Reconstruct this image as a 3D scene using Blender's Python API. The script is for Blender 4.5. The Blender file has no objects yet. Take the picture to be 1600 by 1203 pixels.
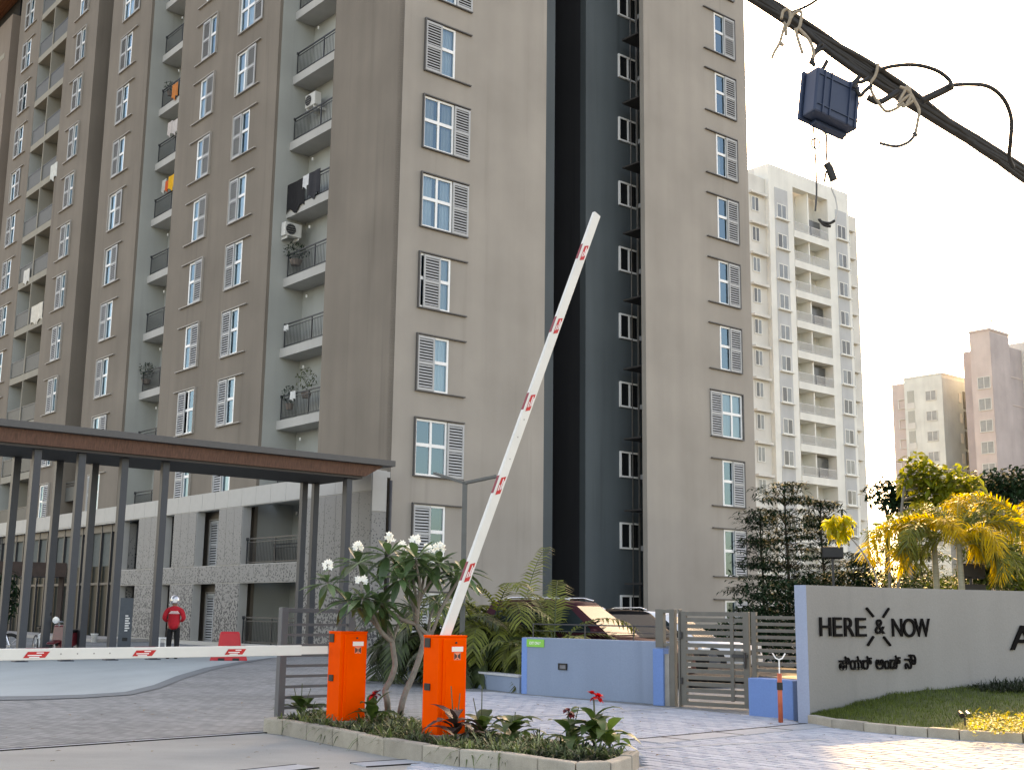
import bpy, math, random
import numpy as np
from mathutils import Vector, Matrix
random.seed(7)
PI = math.pi
SC = bpy.context.scene
COL = SC.collection

# ------------------------------------------------------------------ camera
FPX, CX, CY, EYE = 1901.0, 800.0, 601.5, 1.4          # focal length and centre in photo pixels, eye height in metres
RT = Vector((0.99992217, -0.00230173, 0.0122626))      # camera right, up, forward in the world
DN = Vector((0.01247675, 0.1844669, -0.98275953))
FW = Vector((0.0, 0.98283603, 0.18448126))
cam = bpy.data.cameras.new('camera')
cam_o = bpy.data.objects.new('camera', cam)
COL.objects.link(cam_o)
cam.sensor_fit = 'HORIZONTAL'
cam.sensor_width = 36.0
cam.lens = FPX / 1600.0 * 36.0
cam.clip_end = 3000
cam.clip_start = 0.1
_m = Matrix.Identity(4)
for _i in range(3):
    _m[_i][0] = RT[_i]; _m[_i][1] = -DN[_i]; _m[_i][2] = -FW[_i]
_m[2][3] = EYE
cam_o.matrix_world = _m
SC.camera = cam_o

# ------------------------------------------------------------------ sky, sun, exposure
SUN_AZ, SUN_EL = math.radians(10.4), math.radians(30.0)   # azimuth clockwise from +Y
world = bpy.data.worlds.new('World')
SC.world = world
world.use_nodes = True
_nt = world.node_tree
_sky = _nt.nodes.new('ShaderNodeTexSky')
_sky.sky_type = 'NISHITA'
_sky.sun_disc = False
_sky.sun_elevation = SUN_EL
_sky.sun_rotation = SUN_AZ
_sky.air_density = 0.9
_sky.dust_density = 2.2
_sky.ozone_density = 1.0
_bg = _nt.nodes['Background']
_nt.links.new(_sky.outputs[0], _bg.inputs[0])
_bg.inputs[1].default_value = 0.15
sun = bpy.data.lights.new('sun', 'SUN')
sun.energy = 2.0
sun.angle = math.radians(0.5)
sun.color = (1.0, 0.76, 0.40)
sun_o = bpy.data.objects.new('sun', sun)
COL.objects.link(sun_o)
_sd = Vector((math.sin(SUN_AZ) * math.cos(SUN_EL), math.cos(SUN_AZ) * math.cos(SUN_EL), math.sin(SUN_EL)))
sun_o.rotation_euler = _sd.to_track_quat('Z', 'Y').to_euler()
SC.view_settings.view_transform = 'Standard'
SC.view_settings.look = 'None'
SC.view_settings.gamma = 1.0
SC.view_settings.use_curve_mapping = False
SC.view_settings.exposure = 2.26
SC.view_settings.use_white_balance = True          # the camera's white balance, set for open shade
SC.view_settings.white_balance_temperature = 10000
SC.view_settings.white_balance_tint = 18
SC.render.engine = 'CYCLES'
SC.cycles.use_denoising = True
SC.cycles.max_bounces = 6
SC.cycles.transparent_max_bounces = 8

# ------------------------------------------------------------------ where things stand: a sight line of the photograph met with a real surface
O3 = Vector((0, 0, EYE))
def ray(x, y):
    return RT * (x - CX) + DN * (y - CY) + FW * FPX
def G(x, y, z=0.0):
    d = ray(x, y)
    return O3 + d * ((z - EYE) / d.z)
def P(x, y, depth):
    d = ray(x, y)
    return O3 + d * (depth / d.y)
def PL(x, y, p0, az):
    n = Vector((math.cos(az), -math.sin(az), 0)); d = ray(x, y)
    return O3 + d * (n.dot(Vector(p0) - O3) / n.dot(d))
AZ = math.radians(49.945)
S = Vector((math.sin(AZ), math.cos(AZ), 0))            # along the front facade, away to the right
T = Vector((-math.cos(AZ), math.sin(AZ), 0))           # along the long facade, away to the left
P0 = Vector((-4.103, 41.397, 0))                       # the near corner of the big block
ROT = PI / 2 - AZ

# ------------------------------------------------------------------ materials
MATS = {}
def mat(name, col, rough=0.7, metal=0.0, var=0.10, scale=6.0, bump=0.0, bscale=80.0, spec=0.4, stretch=(1, 1, 1),
        leaf=0.0, island=0.0, coat=0.0, warp=None, grit=0.0):
    if name in MATS: return MATS[name]
    m = bpy.data.materials.new(name); m.use_nodes = True
    nt = m.node_tree; N = nt.nodes; L = nt.links
    b = N['Principled BSDF']
    b.inputs['Roughness'].default_value = rough
    b.inputs['Metallic'].default_value = metal
    b.inputs['Specular IOR Level'].default_value = spec
    b.inputs['Coat Weight'].default_value = coat
    tc = N.new('ShaderNodeTexCoord'); mp = N.new('ShaderNodeMapping')
    mp.inputs['Scale'].default_value = stretch
    L.new(tc.outputs['Object'], mp.inputs['Vector'])
    no = N.new('ShaderNodeTexNoise'); no.inputs['Scale'].default_value = scale
    no.inputs['Detail'].default_value = 6.0; no.inputs['Roughness'].default_value = 0.6
    L.new(mp.outputs[0], no.inputs['Vector'])
    cr = N.new('ShaderNodeValToRGB')
    c0 = [max(0, c * (1 - var)) for c in col]; c1 = [min(1, c * (1 + var)) for c in col]
    cr.color_ramp.elements[0].position = 0.3; cr.color_ramp.elements[1].position = 0.7
    cr.color_ramp.elements[0].color = (*c0, 1); cr.color_ramp.elements[1].color = (*c1, 1)
    L.new(no.outputs['Fac'], cr.inputs['Fac'])
    out = cr.outputs['Color']
    if grit:
        n2 = N.new('ShaderNodeTexNoise'); n2.inputs['Scale'].default_value = 180.0; n2.inputs['Detail'].default_value = 3
        L.new(tc.outputs['Object'], n2.inputs['Vector'])
        mx = N.new('ShaderNodeMixRGB'); mx.blend_type = 'OVERLAY'; mx.inputs[0].default_value = grit
        L.new(out, mx.inputs[1]); L.new(n2.outputs['Fac'], mx.inputs[2]); out = mx.outputs[0]
    if island:
        ge = N.new('ShaderNodeNewGeometry')
        r2 = N.new('ShaderNodeMapRange')
        r2.inputs['To Min'].default_value = 1 - island; r2.inputs['To Max'].default_value = 1 + island
        L.new(ge.outputs['Random Per Island'], r2.inputs['Value'])
        mx = N.new('ShaderNodeVectorMath'); mx.operation = 'SCALE'
        L.new(out, mx.inputs[0]); L.new(r2.outputs[0], mx.inputs['Scale']); out = mx.outputs[0]
    L.new(out, b.inputs['Base Color'])
    if bump:
        n3 = N.new('ShaderNodeTexNoise'); n3.inputs['Scale'].default_value = bscale; n3.inputs['Detail'].default_value = 4
        L.new(mp.outputs[0], n3.inputs['Vector'])
        bp = N.new('ShaderNodeBump'); bp.inputs['Strength'].default_value = bump; bp.inputs['Distance'].default_value = 0.02
        L.new(n3.outputs['Fac'], bp.inputs['Height']); L.new(bp.outputs[0], b.inputs['Normal'])
    if leaf:
        tr = N.new('ShaderNodeBsdfTranslucent')
        sc = N.new('ShaderNodeVectorMath'); sc.operation = 'SCALE'; sc.inputs['Scale'].default_value = 1.5
        L.new(out, sc.inputs[0]); L.new(sc.outputs[0], tr.inputs['Color'])
        ms = N.new('ShaderNodeMixShader'); ms.inputs[0].default_value = leaf
        L.new(b.outputs[0], ms.inputs[1]); L.new(tr.outputs[0], ms.inputs[2])
        L.new(ms.outputs[0], N['Material Output'].inputs['Surface'])
    MATS[name] = m
    return m

def glass_mat(name, tint, refl_ior=1.7, see=0.6, rough=0.01):
    m = bpy.data.materials.new(name); m.use_nodes = True
    nt = m.node_tree; N = nt.nodes; L = nt.links
    N.remove(N['Principled BSDF'])
    gl = N.new('ShaderNodeBsdfGlossy'); gl.inputs['Roughness'].default_value = rough; gl.inputs['Color'].default_value = (.50,.80,1.0,1)
    tr = N.new('ShaderNodeBsdfTransparent'); tr.inputs['Color'].default_value = (*[see * t for t in tint], 1)
    fr = N.new('ShaderNodeFresnel'); fr.inputs['IOR'].default_value = refl_ior
    no = N.new('ShaderNodeTexNoise'); no.inputs['Scale'].default_value = 2.5
    bp = N.new('ShaderNodeBump'); bp.inputs['Strength'].default_value = 0.03; bp.inputs['Distance'].default_value = 0.02
    L.new(no.outputs['Fac'], bp.inputs['Height']); L.new(bp.outputs[0], gl.inputs['Normal'])
    mx = N.new('ShaderNodeMixShader')
    L.new(fr.outputs[0], mx.inputs[0]); L.new(tr.outputs[0], mx.inputs[1]); L.new(gl.outputs[0], mx.inputs[2])
    L.new(mx.outputs[0], N['Material Output'].inputs['Surface'])
    MATS[name] = m
    return m

def paint(name, col, streak=0.12, rough=0.85, blotch=0.10):
    """painted render on a wall: big soft blotches, faint vertical rain streaks, fine sand grain"""
    m = bpy.data.materials.new(name); m.use_nodes = True
    nt = m.node_tree; N = nt.nodes; L = nt.links; b = N['Principled BSDF']
    b.inputs['Roughness'].default_value = rough; b.inputs['Specular IOR Level'].default_value = 0.25
    tc = N.new('ShaderNodeTexCoord')
    def noise(scale, st, det=5):
        mp = N.new('ShaderNodeMapping'); mp.inputs['Scale'].default_value = st
        L.new(tc.outputs['Object'], mp.inputs['Vector'])
        n = N.new('ShaderNodeTexNoise'); n.inputs['Scale'].default_value = scale; n.inputs['Detail'].default_value = det
        L.new(mp.outputs[0], n.inputs['Vector']); return n
    n1 = noise(0.35, (1, 1, 1)); n2 = noise(1.3, (1, 1, 0.07), 8); n3 = noise(40, (1, 1, 1), 3)
    def rng(n, a):
        r = N.new('ShaderNodeMapRange'); r.inputs['From Min'].default_value = 0.3; r.inputs['From Max'].default_value = 0.7
        r.inputs['To Min'].default_value = 1 - a; r.inputs['To Max'].default_value = 1 + a
        L.new(n.outputs['Fac'], r.inputs['Value']); return r.outputs[0]
    a = N.new('ShaderNodeMath'); a.operation = 'MULTIPLY'
    L.new(rng(n1, blotch), a.inputs[0]); L.new(rng(n2, streak), a.inputs[1])
    a2 = N.new('ShaderNodeMath'); a2.operation = 'MULTIPLY'
    L.new(a.outputs[0], a2.inputs[0]); L.new(rng(n3, 0.04), a2.inputs[1])
    n4 = noise(2.1, (1, 1, 0.045), 4); r4 = N.new('ShaderNodeMapRange')          # narrow rain marks
    r4.inputs['From Min'].default_value = .60; r4.inputs['From Max'].default_value = .74; r4.inputs['To Min'].default_value = 1.0; r4.inputs['To Max'].default_value = 1 - streak*2.2
    L.new(n4.outputs['Fac'], r4.inputs['Value'])
    a3 = N.new('ShaderNodeMath'); a3.operation = 'MULTIPLY'; L.new(a2.outputs[0], a3.inputs[0]); L.new(r4.outputs[0], a3.inputs[1]); a2 = a3
    sc = N.new('ShaderNodeVectorMath'); sc.operation = 'SCALE'; sc.inputs[0].default_value = col
    L.new(a2.outputs[0], sc.inputs['Scale']); L.new(sc.outputs[0], b.inputs['Base Color'])
    bp = N.new('ShaderNodeBump'); bp.inputs['Strength'].default_value = 0.25; bp.inputs['Distance'].default_value = 0.01
    L.new(n3.outputs['Fac'], bp.inputs['Height']); L.new(bp.outputs[0], b.inputs['Normal'])
    MATS[name] = m
    return m

# ------------------------------------------------------------------ mesh helpers
class MB:
    def __init__(s): s.v = []; s.f = []; s.m = []
    def quad(s, a, b, c, d, m=0):
        i = len(s.v); s.v += [tuple(a), tuple(b), tuple(c), tuple(d)]; s.f.append((i, i+1, i+2, i+3)); s.m.append(m)
    def tri(s, a, b, c, m=0):
        i = len(s.v); s.v += [tuple(a), tuple(b), tuple(c)]; s.f.append((i, i+1, i+2)); s.m.append(m)
    def hexa(s, p, m=0):
        i = len(s.v); s.v += [tuple(q) for q in p]
        for q in ((0,3,2,1),(4,5,6,7),(0,1,5,4),(1,2,6,5),(2,3,7,6),(3,0,4,7)):
            s.f.append(tuple(i+k for k in q)); s.m.append(m)
    def box(s, x0, y0, z0, x1, y1, z1, m=0):
        s.hexa([(x0,y0,z0),(x1,y0,z0),(x1,y1,z0),(x0,y1,z0),(x0,y0,z1),(x1,y0,z1),(x1,y1,z1),(x0,y1,z1)], m)
    def bar(s, a, b, w, h, up=(0,0,1), m=0):
        a = Vector(a); b = Vector(b); d = (b-a).normalized(); u = Vector(up)
        x = d.cross(u)
        if x.length < 1e-4: x = d.cross(Vector((1,0,0)))
        x.normalize(); z = x.cross(d); x *= w/2; z *= h/2
        s.hexa([a-x-z, a+x-z, b+x-z, b-x-z, a-x+z, a+x+z, b+x+z, b-x+z], m)
    def tube(s, pts, r, n=6, m=0, caps=True):
        pts = [Vector(p) for p in pts]; k = len(pts)
        rs = r if isinstance(r, (list, tuple)) else [r]*k
        i0 = len(s.v); ref = Vector((0.31, 0.17, 0.93))
        for j, p in enumerate(pts):
            d = (pts[min(j+1,k-1)] - pts[max(j-1,0)]).normalized()
            x = d.cross(ref)
            if x.length < 1e-3: x = d.cross(Vector((1,0,0)))
            x.normalize(); y = d.cross(x)
            for q in range(n):
                t = 2*PI*q/n; s.v.append(tuple(p + (x*math.cos(t) + y*math.sin(t))*rs[j]))
        for j in range(k-1):
            for q in range(n):
                a = i0+j*n+q; b = i0+j*n+(q+1)%n
                s.f.append((a, b, b+n, a+n)); s.m.append(m)
        if caps:
            s.f.append(tuple(i0+q for q in range(n-1,-1,-1))); s.m.append(m)
            s.f.append(tuple(i0+(k-1)*n+q for q in range(n))); s.m.append(m)
    def prism(s, poly, z0, z1, m=0):
        n = len(poly); i = len(s.v)
        s.v += [(p[0], p[1], z0) for p in poly] + [(p[0], p[1], z1) for p in poly]
        s.f.append(tuple(range(i+n-1, i-1, -1))); s.m.append(m)
        s.f.append(tuple(range(i+n, i+2*n))); s.m.append(m)
        for k in range(n):
            a = i+k; b = i+(k+1) % n
            s.f.append((a, b, b+n, a+n)); s.m.append(m)
    def lathe(s, prof, n=16, c=(0,0,0), m=0):
        i = len(s.v); k = len(prof)
        for r, z in prof:
            for q in range(n):
                t = 2*PI*q/n; s.v.append((c[0]+r*math.cos(t), c[1]+r*math.sin(t), c[2]+z))
        for j in range(k-1):
            for q in range(n):
                a = i+j*n+q; b = i+j*n+(q+1) % n
                s.f.append((a, b, b+n, a+n)); s.m.append(m)
        s.f.append(tuple(i+q for q in range(n-1,-1,-1))); s.m.append(m)
        s.f.append(tuple(i+(k-1)*n+q for q in range(n))); s.m.append(m)
    def blade(s, base, d, side, L, w, droop, segs=3, m=0, fold=0.15, prof=None):
        """a leaf blade: bends down along its length, folded on its midrib"""
        base = Vector(base); d = Vector(d).normalized(); side = Vector(side)
        side = (side - d*side.dot(d))
        side = side.normalized() if side.length > 1e-5 else d.orthogonal().normalized()
        nrm = side.cross(d).normalized()
        if nrm.z < 0: nrm = -nrm
        prof = prof or [0.35, 1.0, 0.75, 0.0]
        rows = []
        for k in range(segs+1):
            t = k/segs
            p = base + d*(L*t) - Vector((0,0,1))*(droop*L*t*t)
            pw = np.interp(t*(len(prof)-1), range(len(prof)), prof)*w/2
            rows.append((p - nrm*fold*pw*0 , p + side*pw + nrm*fold*pw*2, p - side*pw + nrm*fold*pw*2))
        i = len(s.v)
        for r in rows: s.v += [tuple(r[1]), tuple(r[0]), tuple(r[2])]
        for k in range(segs):
            a = i+3*k
            s.f += [(a, a+1, a+4, a+3), (a+1, a+2, a+5, a+4)]; s.m += [m, m]
    def mesh(s, name, mats, smooth=False):
        me = bpy.data.meshes.new(name); me.from_pydata(s.v, [], s.f)
        for q in (mats if isinstance(mats, (list, tuple)) else [mats]): me.materials.append(q)
        if any(s.m): me.polygons.foreach_set('material_index', s.m)
        if smooth: me.polygons.foreach_set('use_smooth', [True]*len(s.f))
        me.update(); return me
    def build(s, name, mats, parent=None, loc=None, rz=0.0, smooth=False, bevel=0.0, label=None):
        return put(name, s.mesh(name, mats, smooth), parent, loc, rz, bevel, label)
def put(name, me, parent=None, loc=None, rz=0.0, bevel=0.0, label=None):
    o = bpy.data.objects.new(name, me); COL.objects.link(o)
    if parent: o.parent = parent
    if loc is not None: o.location = loc
    if rz: o.rotation_euler = (0, 0, rz)
    if bevel:
        b = o.modifiers.new('bevel', 'BEVEL'); b.width = bevel; b.segments = 2; b.limit_method = 'ANGLE'
    if label: o['label'] = label
    return o
def tag(o, label, cat, group=None):
    o['label'] = label; o['category'] = cat
    if group: o['group'] = group
    return o
def thing(name, label, cat, loc=(0,0,0), rz=0.0, group=None):
    o = bpy.data.objects.new(name, None); COL.objects.link(o); o.empty_display_size = 0.2
    o.location = loc; o.rotation_euler = (0, 0, rz)
    return tag(o, label, cat, group)
def structure(o): o['kind'] = 'structure'; return o
def stuff(o): o['kind'] = 'stuff'; return o
def L2(p):                                    # world point -> block frame (s, t, z)
    q = Vector(p) - P0; return (q.dot(S), q.dot(T), q.z)
def holes_wall(mb, O, U, W, u0, u1, z0, z1, holes, depth, mw=0, mr=0, mbk=None, edges=True):
    """a wall panel with real openings: O origin, U along, W inward; holes = (u0, z0, u1, z1)"""
    O = Vector(O); U = Vector(U); W = Vector(W); Z = Vector((0,0,1))
    us = sorted({u0, u1, *[h[0] for h in holes], *[h[2] for h in holes]})
    pt = lambda u, z, w=0: O + U*u + Z*z + W*w
    for a, b in zip(us[:-1], us[1:]):
        hs = sorted([h for h in holes if h[0] <= a+1e-6 and h[2] >= b-1e-6], key=lambda h: h[1])
        z = z0
        for h in hs:
            if h[1] > z: mb.quad(pt(a,z), pt(b,z), pt(b,h[1]), pt(a,h[1]), mw)
            z = h[3]
        if z < z1: mb.quad(pt(a,z), pt(b,z), pt(b,z1), pt(a,z1), mw)
    for h in holes:
        a, c, b, d = h
        mb.quad(pt(a,c), pt(b,c), pt(b,c,depth), pt(a,c,depth), mr); mb.quad(pt(a,d), pt(a,d,depth), pt(b,d,depth), pt(b,d), mr)
        mb.quad(pt(a,c), pt(a,c,depth), pt(a,d,depth), pt(a,d), mr); mb.quad(pt(b,c), pt(b,d), pt(b,d,depth), pt(b,c,depth), mr)
        if mbk is not None: mb.quad(pt(a,c,depth), pt(b,c,depth), pt(b,d,depth), pt(a,d,depth), mbk)
    if edges:
        mb.quad(pt(u0,z0), pt(u0,z1), pt(u0,z1,depth), pt(u0,z0,depth), mw); mb.quad(pt(u1,z0), pt(u1,z0,depth), pt(u1,z1,depth), pt(u1,z1), mw)
        mb.quad(pt(u0,z1), pt(u1,z1), pt(u1,z1,depth), pt(u0,z1,depth), mw)

# ================================================================== materials of the place
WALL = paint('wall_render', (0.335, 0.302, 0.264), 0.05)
WALL_D = paint('wall_render_shaded', (0.202, 0.171, 0.140), 0.07)  # same render on the long face, its shade put into the colour
GREYW = paint('recess_grey_paint', (0.36, 0.37, 0.345), 0.05)
TWIN = paint('twin_balcony_paint', (0.31, 0.285, 0.235), 0.06)
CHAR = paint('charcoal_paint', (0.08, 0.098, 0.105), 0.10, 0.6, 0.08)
BLACKW = paint('shaft_shade_paint', (0.030, 0.031, 0.034), 0.10)  # deep shade of the recess put into the paint
GAPW = paint('dark_brown_paint', (0.10, 0.088, 0.072), 0.08)
INSIDE = mat('dark_backing', (0.02, 0.02, 0.021), 0.9)  # near-black backing that stands in for unlit rooms and shaded gaps
UPVC = mat('white_upvc', (0.84, 0.84, 0.82), 0.35, var=0.03)
GREYMET = mat('grey_painted_metal', (0.30, 0.305, 0.31), 0.5, var=0.05)
LOUV = mat('louvre_grey', (0.42, 0.425, 0.42), 0.5, var=0.06)
TRACK = mat('dark_track', (0.10, 0.095, 0.09), 0.5)
PANE = glass_mat('window_glass', (0.85, 0.92, 0.95), 2.35, 0.96)
CURT = [mat('curtain_white', (0.86, 0.86, 0.83), 0.9, var=0.06, scale=3, stretch=(6, 6, .3)),
        mat('curtain_cream', (0.62, 0.58, 0.50), 0.9, var=0.1, scale=3, stretch=(6, 6, .3))]
SLAB = paint('balcony_edge_paint', (0.43, 0.418, 0.39), 0.06)
RAILM = mat('black_rail', (0.035, 0.037, 0.04), 0.45)
FROST = mat('smoked_screen', (0.085, 0.087, 0.08), 0.5, spec=.15, var=0.08)

# ================================================================== the big apartment block
block = thing('apartment_building', 'tall beige and grey apartment block with louvred shutters filling the left half', 'building', P0, ROT)
HT = 46.0
FL = 3.0
mb = MB()
WH = lambda c0, c1, ks: [(c0, .08+FL*k, c1, 2.07+FL*k) for k in ks]
# front faces (wall 0, reveal 1, dark backing 2)
holes_wall(mb, (0,0,0), (1,0,0), (0,1,0), 0, 6.97, 0, HT, WH(.95, 2.36, range(0, 9)), .32, 0, 0, 2)
holes_wall(mb, (0,0,0), (1,0,0), (0,1,0), 12.63, 19.6, 0, HT, WH(17.34, 18.75, range(0, 11)), .25, 0, 0, 2)
# long left faces, measured along t
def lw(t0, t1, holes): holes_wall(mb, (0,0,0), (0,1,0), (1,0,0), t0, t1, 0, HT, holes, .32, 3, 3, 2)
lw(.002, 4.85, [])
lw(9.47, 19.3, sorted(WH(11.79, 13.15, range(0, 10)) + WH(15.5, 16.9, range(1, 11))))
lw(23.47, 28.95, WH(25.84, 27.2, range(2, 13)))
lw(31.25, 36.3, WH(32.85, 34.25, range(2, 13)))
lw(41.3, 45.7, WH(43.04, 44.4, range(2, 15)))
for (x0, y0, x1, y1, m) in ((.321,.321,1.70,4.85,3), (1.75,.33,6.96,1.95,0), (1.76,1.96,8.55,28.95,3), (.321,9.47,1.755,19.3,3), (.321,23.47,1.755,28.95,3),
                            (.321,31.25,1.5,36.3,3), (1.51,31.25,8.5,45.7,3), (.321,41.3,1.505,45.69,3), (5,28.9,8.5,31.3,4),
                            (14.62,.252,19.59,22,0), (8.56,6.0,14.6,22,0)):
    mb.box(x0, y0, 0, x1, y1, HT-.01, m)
mb.box(-.1, -.1, HT, 19.7, 45.8, HT+.15, 0)
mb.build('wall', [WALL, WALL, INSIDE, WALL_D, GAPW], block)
# painted recess linings
mb = MB()
for a, b in ((4.85, 9.47), (19.3, 23.47)):
    mb.box(.14, b-.02, 0, 1.74, b-.002, HT-.02); mb.box(1.72, a, 0, 1.745, b-.02, HT-.02)
for a, b in ((36.3, 41.3),):
    mb.box(.02, b-.02, 0, 1.49, b-.003, HT-.02); mb.box(1.47, a, 0, 1.495, b-.02, HT-.02)
mb.build('recess_wall', GREYW, block)
# charcoal service slot, its inner walls painted near black for the deep shade
mb = MB()
mb.box(6.98, 1.85, 0, 9.1, 2.2, HT-.02, 0); mb.box(10.92, 1.85, 0, 14.61, 2.2, HT-.02, 0)
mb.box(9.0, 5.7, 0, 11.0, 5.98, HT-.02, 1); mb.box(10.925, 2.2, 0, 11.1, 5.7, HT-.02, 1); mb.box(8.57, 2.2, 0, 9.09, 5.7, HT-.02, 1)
mb.build('service_slot', [CHAR, BLACKW], block)
mb = MB(); mb.box(0, 0, 0, 1.5, 1.0, .07)
ledge_me = mb.mesh('equipment_ledge', mat('ledge_dark', (.05, .046, .044), .8))
mb = MB(); mb.box(0, 0, 0, .18, .16, .2); mb.box(.2, .05, .02, .5, .2, .14)
bracket_me = mb.mesh('pipe_clamp', GREYMET)
for k in range(0, 10):
    put('equipment_ledge', ledge_me, block, (12.72, .42, FL*k+2.62))
    put('pipe_clamp', bracket_me, block, (13.75, 1.3, FL*k+1.05))
mb = MB(); mb.tube([(13.95,1.72,0),(13.95,1.72,HT)], .045, 8); mb.tube([(13.62,1.78,0),(13.62,1.78,HT)], .03, 6)
mb.build('drain_pipe', mat('pipe_grey', (.16, .155, .15), .5), block, smooth=True)
mb = MB(); mb.tube([(-.02,-.06,0),(-.02,-.06,5.8)], .055, 8)
mb.build('drain_pipe', mat('pipe_dark', (.06, .06, .062), .5), block, smooth=True)

# ---- shuttered windows: frame, four panes, curtain, shutter, guide rail
def win_meshes(flip):
    fx = (lambda x: 2.25 - x) if flip else (lambda x: x)
    def bx(mb, x0, y0, z0, x1, y1, z1, m=0):
        a, b = sorted((fx(x0), fx(x1))); mb.box(a, y0, z0, b, y1, z1, m)
    fr = MB()
    bx(fr, .055,-.012,.085, .125,.07,2.065); bx(fr, 1.365,-.012,.085, 1.44,.07,2.065)
    bx(fr, .125,-.01,.085, 1.365,.068,.15); bx(fr, .125,-.01,1.99, 1.365,.068,2.065)
    bx(fr, .70,-.006,.15, .79,.06,1.99); bx(fr, .125,-.008,1.10, .70,.062,1.22); bx(fr, .79,-.008,1.10, 1.365,.062,1.22)
    panes = []
    for a, b in ((.125,.70), (.79,1.365)):
        for c, d in ((.15,1.10), (1.22,1.99)):
            p = MB(); x0, x1 = sorted((fx(a), fx(b)))
            p.quad((x0,.03,c), (x1,.03,c), (x1,.03,d), (x0,.03,d)); panes.append(p.mesh('pane', PANE))
    sh = MB()                                             # shutter 0.74 wide, its own origin at its fin-side edge
    w0, w1 = (-.74, 0) if flip else (0, .74)
    sh.box(w0,-.075,.09, w0+.07,-.03,2.04); sh.box(w1-.07,-.075,.09, w1,-.03,2.04)
    for z0, z1 in ((.09,.18), (1.02,1.12), (1.95,2.04)): sh.box(w0+.07,-.073,z0, w1-.07,-.032,z1)
    for z in [.18+.105*(i+.5) for i in range(8)] + [1.12+.104*(i+.5) for i in range(8)]:
        sh.hexa([(w0+.07,-.072,z-.022),(w1-.07,-.072,z-.022),(w1-.07,-.064,z-.028),(w0+.07,-.064,z-.028),
                 (w0+.07,-.042,z+.034),(w1-.07,-.042,z+.034),(w1-.07,-.034,z+.028),(w0+.07,-.034,z+.028)])
    sh.quad((w0+.07,-.0325,.18),(w1-.07,-.0325,.18),(w1-.07,-.0325,1.95),(w0+.07,-.0325,1.95), 1)  # dark sheet added behind the slats so the gaps look shaded
    rl = MB()
    bx(rl, 0,-.10,2.085, 2.2,-.001,2.125); bx(rl, 0,-.10,.035, 2.2,-.001,.075); bx(rl, 0,-.10,.075, .045,-.001,2.085)
    cur = []
    for kind in range(4):
        c = MB()
        for (a, b) in {0: [(.1,1.4)], 1: [(.1,.62),(1.0,1.4)], 2: [(.1,.5)], 3: [(.85,1.4)]}[kind]:
            n = int((b-a)/.045)
            for i in range(n):
                x0 = a+(b-a)*i/n; x1 = a+(b-a)*(i+1)/n
                y0 = .16+.03*math.sin(i*2.1)+.01*math.sin(i*.7); y1 = .16+.03*math.sin((i+1)*2.1)+.01*math.sin((i+1)*.7)
                c.quad((fx(x0),y0,.1), (fx(x1),y1,.1), (fx(x1),y1,2.06), (fx(x0),y0,2.06))
        cur.append([c.mesh('curtain', q) for q in CURT])
    return fr.mesh('window', UPVC), panes, sh.mesh('shutter', [LOUV, INSIDE]), rl.mesh('guide_rail', [TRACK if not flip else TRACK]), cur
WM = {False: win_meshes(False), True: win_meshes(True)}
RAIL_LEFT = mat('rail_beige', (.34, .31, .275), .6)
rail_left_me = {}
for q in WM:
    rail_left_me[q] = WM[q][3].copy(); rail_left_me[q].materials[0] = RAIL_LEFT
def window(loc, rz, flip, p, cur, left):
    fr, panes, sh, rl, cu = WM[flip]
    w = put('window', fr, block, loc, rz)
    for q in panes: put('pane', q, w)
    x = .05 + .70*p
    put('shutter', sh, w, ((2.25-x) if flip else x, 0, 0))
    put('guide_rail', rail_left_me[flip] if left else rl, w)
    if cur is not None: put('curtain', cu[cur][random.random() < .2], w)
stW = {8: 2, 7: 0, 6: 2, 5: 2, 4: .25, 3: 0, 2: 2, 1: 0, 0: 0}
cuW = {8: 3, 7: 3, 6: 1, 5: 1, 4: 3, 3: 3, 2: None, 1: None, 0: None}
for k in range(9): window((.9, 0, FL*k), 0, False, stW[k], cuW[k], False)
cuR = {9: None, 8: None, 7: 1, 6: None, 5: 2, 4: None, 3: 0, 2: None, 1: 2, 0: 1, 10: 0}
for k in range(11): window((16.55, 0, FL*k), 0, True, 2 if k == 3 else 0, cuR[k], False)
seqE = {9: 2, 8: 1.4}; seqD = {9: 1, 8: 0, 7: 0, 6: 0, 5: 0, 4: 0, 3: 1.3, 2: 1, 10: 0}
for k in range(0, 10): window((0, 13.2, FL*k), -PI/2, False, seqE.get(k, 0), random.choice([0, 0, 1, 3]), True)
for k in range(1, 11): window((0, 17.65, FL*k), -PI/2, True, seqD.get(k, 1), random.choice([0, 0, 1, 2]), True)
seqC = {9: 0, 8: 0, 7: 1.3, 6: 1.2, 5: 0, 4: 0, 3: 1.5, 2: 0, 10: 0, 11: 2, 12: 2}
for k in range(2, 13): window((0, 27.25, FL*k), -PI/2, False, seqC[k], random.choice([0, 0, 1]), True)
for k in range(2, 13): window((0, 35.05, FL*k), -PI/2, True, random.choice([0, 0, 1, 1, 0]), random.choice([0, 0, 1]), True)
for k in range(2, 15): window((0, 44.45, FL*k), -PI/2, False, random.choice([0, 0, 1.3, .2]), random.choice([0, 0, 1]), True)

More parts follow.
